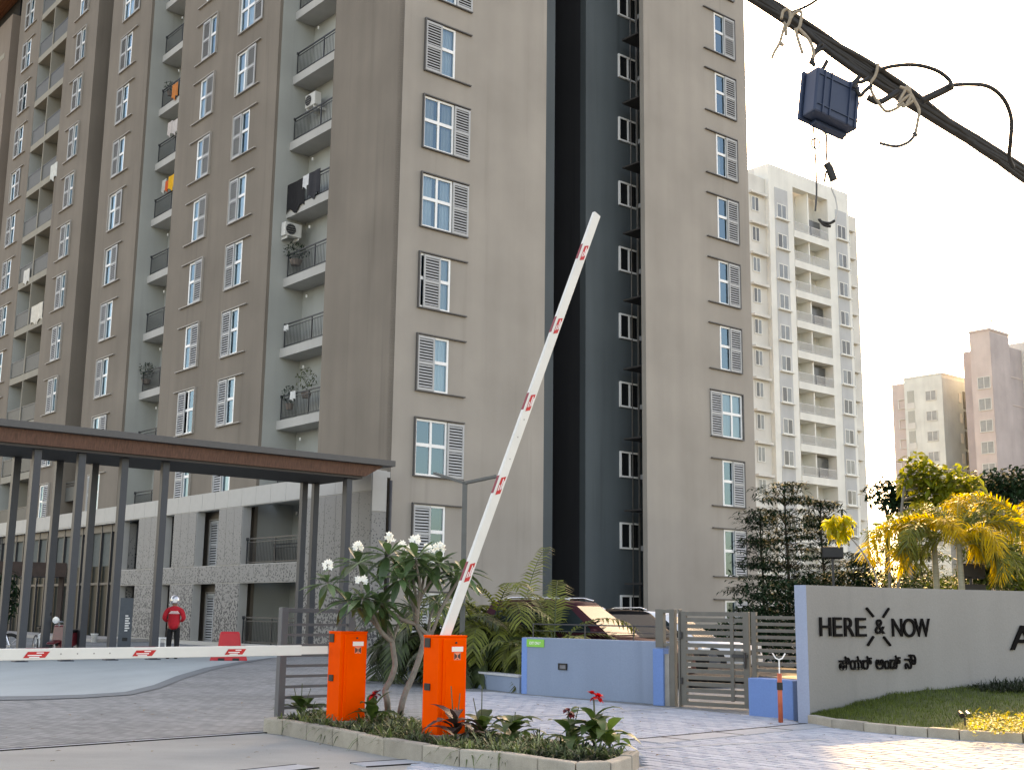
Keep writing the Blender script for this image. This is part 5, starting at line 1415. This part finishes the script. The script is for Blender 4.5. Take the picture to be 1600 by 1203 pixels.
frangipani('fuller frangipani with smooth curved trunk standing beside the right cabinet',
    [G(624,1127,.12), P(627,1105,D1), P(634,1080,D1), P(648,1048,D1), P(660,1010,D1), P(660,995,D1), fkB], fkB,
    [([(630,968),(610,955),(595,942)], -.3, False, .95), ([(646,950),(640,920),(632,890),(607,868)], -.1, True, 1.1), ([(650,940),(645,905),(630,880)], .3, True, .9),
     ([(652,945),(656,915),(652,890),(650,872)], -.3, True, 1.0), ([(655,940),(668,915),(680,900),(684,882)], .1, True, 1.05), ([(672,992),(685,960),(700,930),(712,902)], .2, False, .95),
     ([(668,990),(672,965),(682,940)], .4, False, .6), ([(650,950),(642,925),(625,905)], -.5, False, .9), ([(655,940),(662,905),(664,885)], .5, True, .9), ([(672,990),(690,950),(715,908),(722,892)], -.2, False, .8)], D1)

# ---- feather palms
def frond(mb, base, az, el, L, l0, n=26, bend=.9, w=.028, stem=None, plume=0.0):
    h = Vector((math.sin(az), math.cos(az), 0)); side = Vector((h.y,-h.x,0)); p = Vector(base); pts = [p.copy()]; e = el
    st = L/n
    for i in range(n):
        e -= bend*st*(1.0+.8*i/n)/max(.6, L)*1.6
        d = h*math.cos(e) + Vector((0,0,1))*math.sin(e); p = p + d*st; pts.append(p.copy())
        f = i/n
        if f > .18:
            ll = l0*(math.sin(PI*min(1,(f-.1)*.98))**.6)*U(.85,1.1)
            for sgn in (-1,1):
                up = d.cross(side).normalized(); up = up if up.z > 0 else -up
                pr = U(-1.2,1.2)*plume
                dr = (side*sgn*(1-.5*abs(pr)) + d*U(.5,.9) + up*(.45-.3*f+pr)).normalized()
                mb.blade(p, dr, d, ll, w, .35+.3*f, 2, 0, .0, [.8,1.0,0])
    if stem is not None: stem.tube(pts[::3]+[pts[-1]], list(np.linspace(.016,.004,len(pts[::3])+1)), 5)
def palm_clump(label, px, py, depth, h, n, L, lf, spread=.3, group=None, cane=.6, elr=(.75,1.4), fixed=(), zb=.2, w=.03, l0=.42):
    b = P(px, py, depth); b.z = zb
    t = thing('palm', label, 'palm', b, 0, group); lv = MB(); stm = MB(); can = MB()
    for i in range(n):
        a = 2.399*i + U(-.4,.4); r = U(0,spread)
        q = Vector((math.cos(a*1.7)*r, math.sin(a*1.7)*r, 0)); top = q + Vector((math.sin(a)*.12,math.cos(a)*.12,cane*U(.6,1.2)))
        can.tube([q, top], .02, 6)
        frond(lv, top, a, U(*elr), L*U(.75,1.15), l0*U(.8,1.1), 24, U(.7,1.25), w, stm)
    for az_, el_, L_, bd_, z_ in fixed: frond(lv, (0,0,z_), az_, el_, L_, l0*1.1, 30, bd_, w, stm)
    lv.build('fronds', lf, t); stm.build('stalks', STEMG, t, smooth=True); can.build('canes', mat('cane_green', (.10,.11,.04), .6, var=.2), t, smooth=True)
    return t
GP = 'feather palms behind the planter wall'
palm_clump('bushy dark palm clump just right of the raised boom', 722, 1040, 25.2, 0, 34, 1.7, LF_PALMD, .7, GP, .5, (.3,1.35), w=.05)
palm_clump('broad yellow green palm clump left of the blue wall end', 772, 1040, 25.4, 0, 40, 1.75, LF_PALM, .7, GP, .8, (.5,1.35), w=.045)
palm_clump('dark low palm clump filling the bed under the yellow green one', 775, 1040, 24.6, 0, 30, 1.15, LF_PALMD, .8, GP, .25, (.2,1.3), w=.05)
palm_clump('palm clump with one tall frond against the beige wall', 812, 1040, 26.6, 0, 26, 1.7, LF_PALM, .6, GP, .6, (.5,1.35), fixed=[(.5,1.45,2.5,.35,.5)], w=.042)
palm_clump('bright palm with a long arching frond over the dark slot', 866, 1010, 24.2, 0, 26, 1.35, LF_PALM, .4, GP, .6, (.4,1.35), zb=.0, fixed=[(1.25,1.1,2.0,.75,.6),(1.5,.95,1.8,.9,.6),(.1,1.4,1.7,.4,.7),(-.5,1.35,1.6,.5,.7),(2.0,1.0,1.6,1.0,.5)], w=.042)
palm_clump('full green palm clump hiding the rear of the maroon car', 872, 1010, 23.9, 0, 30, 1.15, LF_PALM, .55, GP, .45, (.3,1.3), zb=0, w=.045)
palm_clump('small palm tuft at the wall railing before the maroon car', 893, 1005, 23.6, 0, 18, .9, LF_PALM, .3, GP, .35, (.4,1.3), zb=0, w=.038)
palm_clump('dark palm clump behind the frangipani trunks', 664, 1040, 26.0, 0, 34, 1.6, LF_PALMD, .9, GP, .5, (.3,1.35), w=.05)
# ---- strappy plants on the planter bed
def tuft(mb, c, n, L, w, el=(.5,1.4), m=0, droop=(.4,.9)):
    for i in range(n):
        a = U(0,2*PI); e = U(*el); d = Vector((math.cos(a)*math.cos(e), math.sin(a)*math.cos(e), math.sin(e)))
        mb.blade(Vector(c)+Vector((U(-.02,.02),U(-.02,.02),0)), d, Vector((-math.sin(a),math.cos(a),0)), L*U(.6,1.1), w, U(*droop), 3, m, .1, [.7,1,.7,0])
for px, lab in ((748,'pale spiky plant on the planter beside the orange cabinet'), (786,'pale spiky plant next to the blue wall end'), (655,'spiky plant on the planter behind the frangipani trunks')):
    b = P(px, 1048, 24.2); b.z = .28; q = MB(); tuft(q, (0,0,0), 46, .62, .035, (.3,1.45)); tag(q.build('spiky_plant', LF_VAR, None, b), lab, 'plant', 'spiky plants on the planter wall')
q = MB()
for i in range(90):
    f = U(0,1); b = pa.lerp(pb, f) + npn*U(.3,2.2); tuft(q, (b.x,b.y,.22), 14, .55, .03, (.5,1.4))
stuff(q.build('planter_undergrowth', LF_PALMD))

# ---- planting on the island: strappy ground cover and cannas
q = MB()
def isl_pt():
    while True:
        x, y = U(-3,1.4), U(11.3,17)
        if in_poly(x, y, [(p.x,p.y) for p in inn]): return x, y
k = 0
boxes = [(c1.x,c1.y),(c2.x,c2.y)]
while k < 560:
    x, y = isl_pt(); r = (Vector((x,y,0))-Vector((c1.x,c1.y,0))); r2 = Vector((x,y,0))-Vector((c2.x,c2.y,0))
    bad = False
    for rr_ in (r, r2):
        s_, t_ = rr_.dot(S), rr_.dot(T)
        if -.08 < s_ < .46 and -.10 < t_ < .36: bad = True
        if -.3 < s_ < .5 and -.55 < t_ < -.05 and U(0,1) < .75: bad = True
    if bad: continue
    k += 1; big = U(0,1)
    tuft(q, (x,y,.12), 14, U(.18,.40), .018, (.35,1.35), 0 if big < .62 else (1 if big < .8 else 2))
stuff(q.build('ground_cover', [LF_GRASS, LF_VAR, LF_STRAP]))
def canna(label, base, leaves, flower, stems, h=.6, lf=LF_CANNA):
    t = thing('canna', label, 'flower', base, 0, 'canna plants on the island'); lv = MB(); stm = MB(); fl = MB()
    stm.tube([(0,0,0),(.01,0,h*.5),(.0,.01,h)], [.013,.011,.007], 6)
    leaves = int(leaves*1.4)
    for i in range(leaves):
        a = 2.399*i + U(-.3,.3); z = h*(.12+.6*i/leaves); e = U(.35,1.05); d = Vector((math.cos(a)*math.cos(e), math.sin(a)*math.cos(e), math.sin(e)))
        lv.blade((0,0,z), d, Vector((-math.sin(a),math.cos(a),0)), U(.32,.55), U(.12,.18), U(.35,.8), 5, 0, .12, [.12,.75,1.0,.85,.45,0])
    for x, y, z in stems: stm.tube([(0,0,.05),(x*.6,y*.6,z*.6),(x,y,z)], [.008,.006,.005], 5); 
    stm.build('stem', STEMG, t, smooth=True)
    if lv.v: lv.build('leaves', lf, t, smooth=True)
    if flower:
        for m_, pts in flower.items():
            f = MB()
            for c in pts:
                c = Vector(c)
                for i in range(9):
                    a = U(0,2*PI); e = U(-.5,1.2); d = Vector((math.cos(a)*math.cos(e), math.sin(a)*math.cos(e), math.sin(e)))
                    f.blade(c, d, Vector((-math.sin(a),math.cos(a),0)), U(.05,.085), U(.035,.055), U(.1,.6), 3, 0, .15, [.3,.9,1,.2])
            f.build('petals', m_, t)
    return t
canna('tall canna with a bright red bloom at the right tip of the island', G(928,1172,.13), 11, {FLR: [(.02,-.03,.50),(-.02,.0,.52),(.05,0,.49)]}, [(0,0,.5)], .46)
canna('canna with broad pale green leaves leaning over the right kerb', G(952,1176,.13), 8, None, [], .30, mat('leaf_canna_pale', (.09,.16,.03), .42, var=.2, leaf=.35, island=.3))
canna('canna with closed dark red buds left of the red bloom', G(888,1172,.13), 7, {FLD: [(.0,0,.36),(.03,.02,.33)]}, [(0,0,.36),(.1,.05,.40)], .3)
canna('canna with dark red flower between cabinet and frangipani trunk', G(582,1134,.13), 7, {FLD: [(0,0,.33),(.03,0,.36)], FLR: [(.01,-.02,.34)]}, [(0,0,.34)], .28)
canna('bronze leaved canna seedling before the right cabinet', G(711,1160,.13), 8, None, [(-.05,-.02,.55),(.04,0,.48)], .34, LF_BRONZE)
canna('canna with two bare upright stalks right of the right cabinet', G(752,1152,.13), 9, None, [(.0,0,.52),(-.09,0,.40)], .22)
canna('leafy green canna in the middle of the right hand bed', G(800,1160,.13), 10, None, [(.03,0,.3)], .26)
canna('leafy dark canna beside the slatted fence post', G(470,1120,.13), 9, None, [(-.1,0,.36),(.0,.0,.40),(.1,.05,.34)], .24)
# ---- lawn grass, border grass, edge plants coloured for the sunlit lawn strip
q = MB()
for i in range(15000):
    u, v = U(0,1), U(.0,1)**.9; p = lawn_pt(u, v); a = U(0,2*PI); l = U(.03,.065); d = Vector((math.cos(a)*.5, math.sin(a)*.5, 1)); s_ = Vector((-math.sin(a),math.cos(a),0))*.004
    q.tri(p-s_, p+s_, p+d*l)
stuff(q.build('lawn_grass', mat('grass_blade', (.075,.105,.018), .7, leaf=.35, island=.5)))
q = MB()
for i in range(420):
    u = U(.60,1.0); b = poly_at(WP, u*.80) if u < .0 else None
    w_ = WP[3].lerp(WP[-2], U(0,1)); t_ = U(0,1); base = WP[4].lerp(WP[-2], t_) if False else None
    pt = poly_at(WP, U(.38,.98)); off = Vector((.35,-.94,0))*U(.08,.75); zz = float(np.interp(pt.x,[4,4.9,5.5,6.3,9],[.09,.24,.34,.40,.48]))-.04
    hgt = .30*min(1, max(.3, (pt.x-5.9)/1.2)); tuft(q, (pt.x+off.x, pt.y+off.y, zz), 12, hgt*1.25, .016, (.6,1.45))
stuff(q.build('border_grass', LF_STRAP))
q = MB()
for i in range(2600):
    p = G(U(1512,1680), U(1100,1142), .2); p.z = .16+U(0,.10); a = U(0,2*PI); e = U(-.2,1.2); d = Vector((math.cos(a)*math.cos(e), math.sin(a)*math.cos(e), math.sin(e)))
    q.blade(p, d, Vector((-math.sin(a),math.cos(a),0)), U(.04,.075), U(.02,.035), .3, 2, 0, .1, [.5,1,0])
stuff(q.build('sunlit_ground_cover', mat('leaf_sunlit_yellow', (.34,.29,.02), .5, leaf=.4, island=.4)))  # yellow leaves carry the sunlight on this strip of lawn in their colour

# ---- trees behind the sign wall
def leafmass(mb, c, r, n, l, w, flat=1.0, m=0, down=0.0):
    for i in range(n):
        while True:
            v = Vector((U(-1,1),U(-1,1),U(-1,1)))
            if .15 < v.length < 1: break
        p = Vector(c) + Vector((v.x*r[0], v.y*r[1], v.z*r[2])); a = U(0,2*PI); e = U(-.9,.7)*flat - down
        d = Vector((math.cos(a)*math.cos(e), math.sin(a)*math.cos(e), math.sin(e)))
        mb.blade(p, d, Vector((-math.sin(a),math.cos(a),U(-.5,.5)*flat)), l*U(.7,1.2), w*U(.7,1.2), U(0,.5), 2, m, .12, [.35,1,0])
def tree(name, label, base, trunk, limbs, clumps, lf, l, w, bark=BARKD, r0=.09, flat=1.0, group=None, dens=1.0, down=0.0, cat='tree'):
    t = thing(name, label, cat, base, 0, group); wd = MB(); lv = MB()
    tr = [Vector(p) for p in trunk]; sp = spline(tr, 5); wd.tube(sp, list(np.linspace(r0, r0*.35, len(sp))), 8)
    for c, r, n in clumps:
        c = Vector(c); j = min(range(len(sp)), key=lambda i: (sp[i]-c).length + (1.5 if sp[i].z > c.z else 0)); mid = sp[j].lerp(c, .5) + Vector((0,0,.1))
        wd.tube([sp[j], mid, c], [r0*.35, r0*.22, r0*.10], 5); leafmass(lv, c, r, int(n*dens), l, w, flat, 0, down)
    wd.build('trunk', bark, t, smooth=True); lv.build('crown', lf, t)
    return t
def rel(px, py, depth, base): return P(px, py, depth) - base
def gb(px, depth, z=0): p = P(px, 960, depth); return Vector((p.x, p.y, z))
# dark layered trees before the white tower
def layered(label, px, depth, top_py, halfw, seed, name='feather_leaf_tree', lf=LF_DARK, bot=1.0, lean=0):
    rnd.seed(seed); b = gb(px, depth); ht = P(px, top_py, depth).z; hw = halfw/FPX*depth; cl = []
    n = int(ht/.5)
    for i in range(n):
        z = bot + (ht-bot-.2)*i/n; f = i/n; rad = hw*(.55+.6*math.sin(PI*(f*.8+.12)))*(1-.55*f**2.5)
        for k in range(5):
            a = 2.399*(i*5+k)+U(-.3,.3); r = rad*U(.35,1.0)
            cl.append(((math.cos(a)*r+lean*f, math.sin(a)*r, z+U(-.2,.2)-.16*r), (U(.5,.85),U(.5,.85),.09), 80))
    return tree(name, label, b, [(0,0,0),(.05,0,ht*.4),(lean*.6,.05,ht*.7),(lean*.9,0,ht-.55)], None, cl, lf, .27, .060, BARKD, .06, .35)
layered('dark layered feathery tree, tallest against the white tower', 1232, 42, 733, 54, 31)
layered('dark layered feathery tree right of the tallest one', 1288, 43, 757, 54, 32)
layered('dark feathery tree tucked against the big block edge', 1192, 46, 775, 40, 33)
layered('low dark feathery tree below the yellow seedling leaves', 1358, 36, 842, 36, 34, bot=.8)
layered('thin feathery tree under the drooping yellow palm frond', 1428, 35, 820, 50, 35, bot=1.4, lf=LF_MID)
layered('pale green shrubby tree between the two palm trunks', 1484, 34, 868, 36, 36, bot=.5, lf=LF_BROAD)
rnd.seed(50)
# broad leaved tree, backlit
b = gb(1432, 33)
tree('broad_leaf_tree', 'broad leaved yellow green tree topping the group before the cream block', b, [(0,0,0),(-.1,0,2.4),(-.25,.1,4.0),(-.1,0,5.2)], None,
     [(rel(x,y,33+dz,b), (.55*s_,.55,.42*s_), n) for x,y,dz,s_,n in ((1428,728,0,.9,80),(1450,742,.3,1,110),(1480,748,-.2,1,110),(1505,758,.2,.9,90),(1442,765,.2,1,110),(1470,772,-.3,1.1,120),(1505,780,.3,1,100),(1425,752,0,.7,60),(1455,795,0,1.1,110),(1485,800,.3,1.1,100),(1515,765,0,.6,50),(1440,810,.2,.9,80),(1500,815,.2,1,90))],
     LF_BROAD, .27, .15, BARK, .08)
b = gb(1388, 38)
tree('round_tree', 'dark round leaved tree left of the broad leaved one', b, [(0,0,0),(0,0,2.5),(.1,0,4.4)], None, [(rel(x,y,38,b),(.6,.6,.45),130) for x,y in ((1382,765),(1395,775),(1410,768),(1420,785),(1402,790),(1375,772))], LF_DARK, .22, .11)
for i, (px, py, lab) in enumerate(((1562,752,'dark tree crown showing above the yellow palm fronds'), (1592,748,'dark tree crown at the right frame edge before the pink block'), (1528,755,'dark tree crown just left of the pink block foot'))):
    b = gb(px, 40+i); tree('round_tree', lab, b, [(0,0,0),(0,0,2.5),(.1,0,4.6)], None, [(rel(px+dx,py+dy,40+i,b),(.65,.65,.5),170) for dx,dy in ((0,0),(-14,8),(14,6),(0,22),(18,25),(-16,26))], LF_DARK, .2, .10, group='dark trees behind the palms')
for i, (px, py, w_, lab, lf) in enumerate(((1545,880,40,'dense dark green tree at the right behind the sign wall', LF_MID), (1588,878,34,'bushy sunlit tree at the right edge behind the sign wall', LF_BROAD))):
    b = gb(px, 29+i*2); tree('bushy_tree', lab, b, [(0,0,0),(.05,0,1.4),(-.1,0,2.8)], None, [(rel(px+U(-w_,w_),py+U(-30,38),29+i*2+U(-.5,.5),b),(.42,.42,.36),110) for _ in range(17)], lf, .17, .085, r0=.06)
# yellow feather palms
def yellow_palm(label, px, crown_py, depth, fr, seed):
    rnd.seed(seed); b = gb(px, depth); zc = P(px, crown_py, depth).z
    t = thing('yellow_palm', label, 'palm', b, 0, 'yellow feather palms behind the sign wall'); lv = MB(); stm = MB(); w = MB()
    w.tube([(0,0,0),(.02,0,zc*.5),(0,0,zc)], [.085,.075,.06], 10); w.build('trunk', mat('palm_trunk', (.23,.225,.17), .8, var=.2, scale=3, stretch=(1,1,6)), t, smooth=True)
    lg = MB()
    for fi, (az_, el_, L_, bd_) in enumerate(fr):
        if fi % 2 == 1:
            frond(lg, (0,0,zc-.05), az_, el_, L_*.95, .40, 62, bd_, .026, stm, .9); frond(lg, (0,0,zc-.08), az_+.3, el_-.1, L_*.8, .38, 55, bd_, .026, stm, .9); continue
        frond(lv, (0,0,zc-.05), az_, el_, L_, .40, 62, bd_, .026, stm, .9)
        frond(lv, (0,0,zc-.03), az_+U(-.15,.15), el_+U(-.1,.1), L_*.93, .38, 62, bd_*1.05, .026, stm, .9)
    lv.build('fronds', LF_YEL, t); lg.build('fronds', LF_PALM, t, label='greener fronds'); stm.build('stalks', mat('stalk_yellow', (.25,.22,.05), .6), t, smooth=True); return t
yellow_palm('yellow feather palm on a dark trunk, its left frond drooping before the sky gap', 1465, 842, 27, [(-1.5,.9,2.0,1.15),(-1.25,1.15,1.8,1.05),(-1.8,.6,1.4,1.2),(1.4,1.1,1.6,1.0),(.2,1.35,1.5,.9),(-.6,1.3,1.5,.9),(3.0,1.1,1.4,1.0),(-2.3,1.0,1.5,1.1),(2.2,.9,1.4,1.2)], 61)
yellow_palm('yellow feather palm on a pale trunk, fronds reaching to the right edge', 1504, 850, 26.5, [(1.5,.95,2.2,.85),(1.2,1.2,2.1,.8),(.4,1.42,2.1,.75),(-.4,1.38,1.9,.75),(-.9,1.2,1.7,.9),(1.9,.6,1.6,1.0),(1.5,.45,1.4,1.1),(-1.4,.9,1.5,1.2),(2.8,1.0,1.5,1.0),(.9,1.38,2.2,.8)], 62)
yellow_palm('yellow feather palm crown cut by the right frame edge', 1622, 835, 27.5, [(-1.5,1.15,2.4,.8),(-1.2,1.25,2.3,.8),(-1.9,.9,1.9,.95),(-1.5,.8,1.9,1.1),(.3,1.3,1.8,.9),(1.5,1.0,1.5,1.0)], 63)
rnd.seed(70)
# leaning sapling with a tuft of lit leaves
b = gb(1371, 24)
tree('sapling', 'thin leaning sapling ending in a tuft of bright yellow green leaves', b, [(0,0,0), rel(1371,920,24,b), rel(1358,880,24,b), rel(1338,850,24,b), rel(1322,834,24,b)], None,
     [(rel(x,y,24,b),(.16,.16,.15),26) for x,y in ((1312,812),(1302,822),(1318,826),(1296,818),(1308,832),(1320,812))], LF_BROADY, .16, .10, BARK, .025, down=.7)
for px, top, dx, lab in ((1402,862,14,'bare thin trunked tree left of the dark palm trunk'), (1392,850,-8,'second bare thin trunk leaning left beside it')):
    b = gb(px, 30); tree('thin_tree', lab, b, [(0,0,0),(0,0,1.6),rel(px+dx*.4,top+20,30,b),rel(px+dx,top-30,30,b)], None, [(rel(px+dx+ax_,top-30+ay_,30,b),(.5,.5,.14),45) for ax_,ay_ in ((0,0),(18,14),(-16,10),(24,34),(-10,34))], LF_MID, .16, .05, BARK, .055, .4)
# hedges closing the view under the trees
def hedge(label, p0_, p1_, h, th, n, lf, name='hedge'):
    q = MB(); p0_, p1_ = Vector(p0_), Vector(p1_)
    for i in range(n):
        p = p0_.lerp(p1_, U(0,1)) + Vector((U(-th,th),U(-th,th),0)); p.z = h*U(.02,1.0)**.6 + .15*math.sin(p.x*2.1)
        a = U(0,2*PI); e = U(-.6,1.0); d = Vector((math.cos(a)*math.cos(e), math.sin(a)*math.cos(e), math.sin(e)))
        q.blade(p, d, Vector((-math.sin(a),math.cos(a),0)), U(.12,.24), U(.06,.11), .3, 2, 0, .1, [.4,1,0])
    return tag(q.build(name, lf), label, 'hedge')
hedge('dark hedge along the foot of the layered trees behind the sign wall', gb(1180,38), gb(1400,36), 2.6, .9, 5200, LF_DARK)
hedge('mixed green hedge behind the sign wall under the palms', gb(1395,33), gb(1640,31), 2.5, .8, 5600, LF_MID)
hedge('far green hedge line at the foot of the pale towers', gb(1170,75), gb(1720,80), 4.5, 1.5, 5200, LF_MID)
hedge('clipped shrubs seen over the gate before the big block', gb(1040,36), gb(1240,35), 1.15, .5, 3600, LF_DARK)
# balcony greenery
def pot_plant(label, p, r, h, n, lf, l=.14, w=.05):
    t = thing('potted_plant', label, 'plant', p, 0, 'plants on the balconies'); q = MB(); q.lathe([(r*.35,0),(r*.5,.22),(r*.46,.24)], 12); q.build('pot', mat('pot_clay', (.25,.2,.17), .8), t)
    q = MB(); leafmass(q, (0,0,.24+h/2), (r,r,h/2), n, l, w, 1.0); q.build('foliage', lf, t); return t
pot_plant('feathery plant rising over the rail of the lowest visible corner balcony', LB(478,622,1.1), .45, 1.1, 170, LF_MID)
pot_plant('trailing plant on the left end of the same corner balcony', LB(452,640,1.0), .35, .8, 120, LF_DARK)
pot_plant('mass of dark plants filling the balcony below the fan unit', LB(462,415,1.05), .55, .8, 200, LF_DARK)
pot_plant('bushy plant at the rail of the lower narrow balcony', LB(228,600,1.0), .45, .9, 180, LF_DARK)
pot_plant('dark pot plant on the narrow balcony above the canopy', LB(265,150,1.0), .3, .6, 80, LF_DARK)
b = P(2,1000,38); b.z = 0
t = thing('shrub', 'dark leafy shrub at the far left edge by the motorcycle', 'shrub', b); q = MB(); leafmass(q, (0,0,1.7), (.45,.45,.9), 420, .2, .1); q.build('foliage', LF_DARK, t); q = MB(); q.tube([(0,0,0),(0,0,1.6)], .03, 6); q.build('stem', BARKD, t)
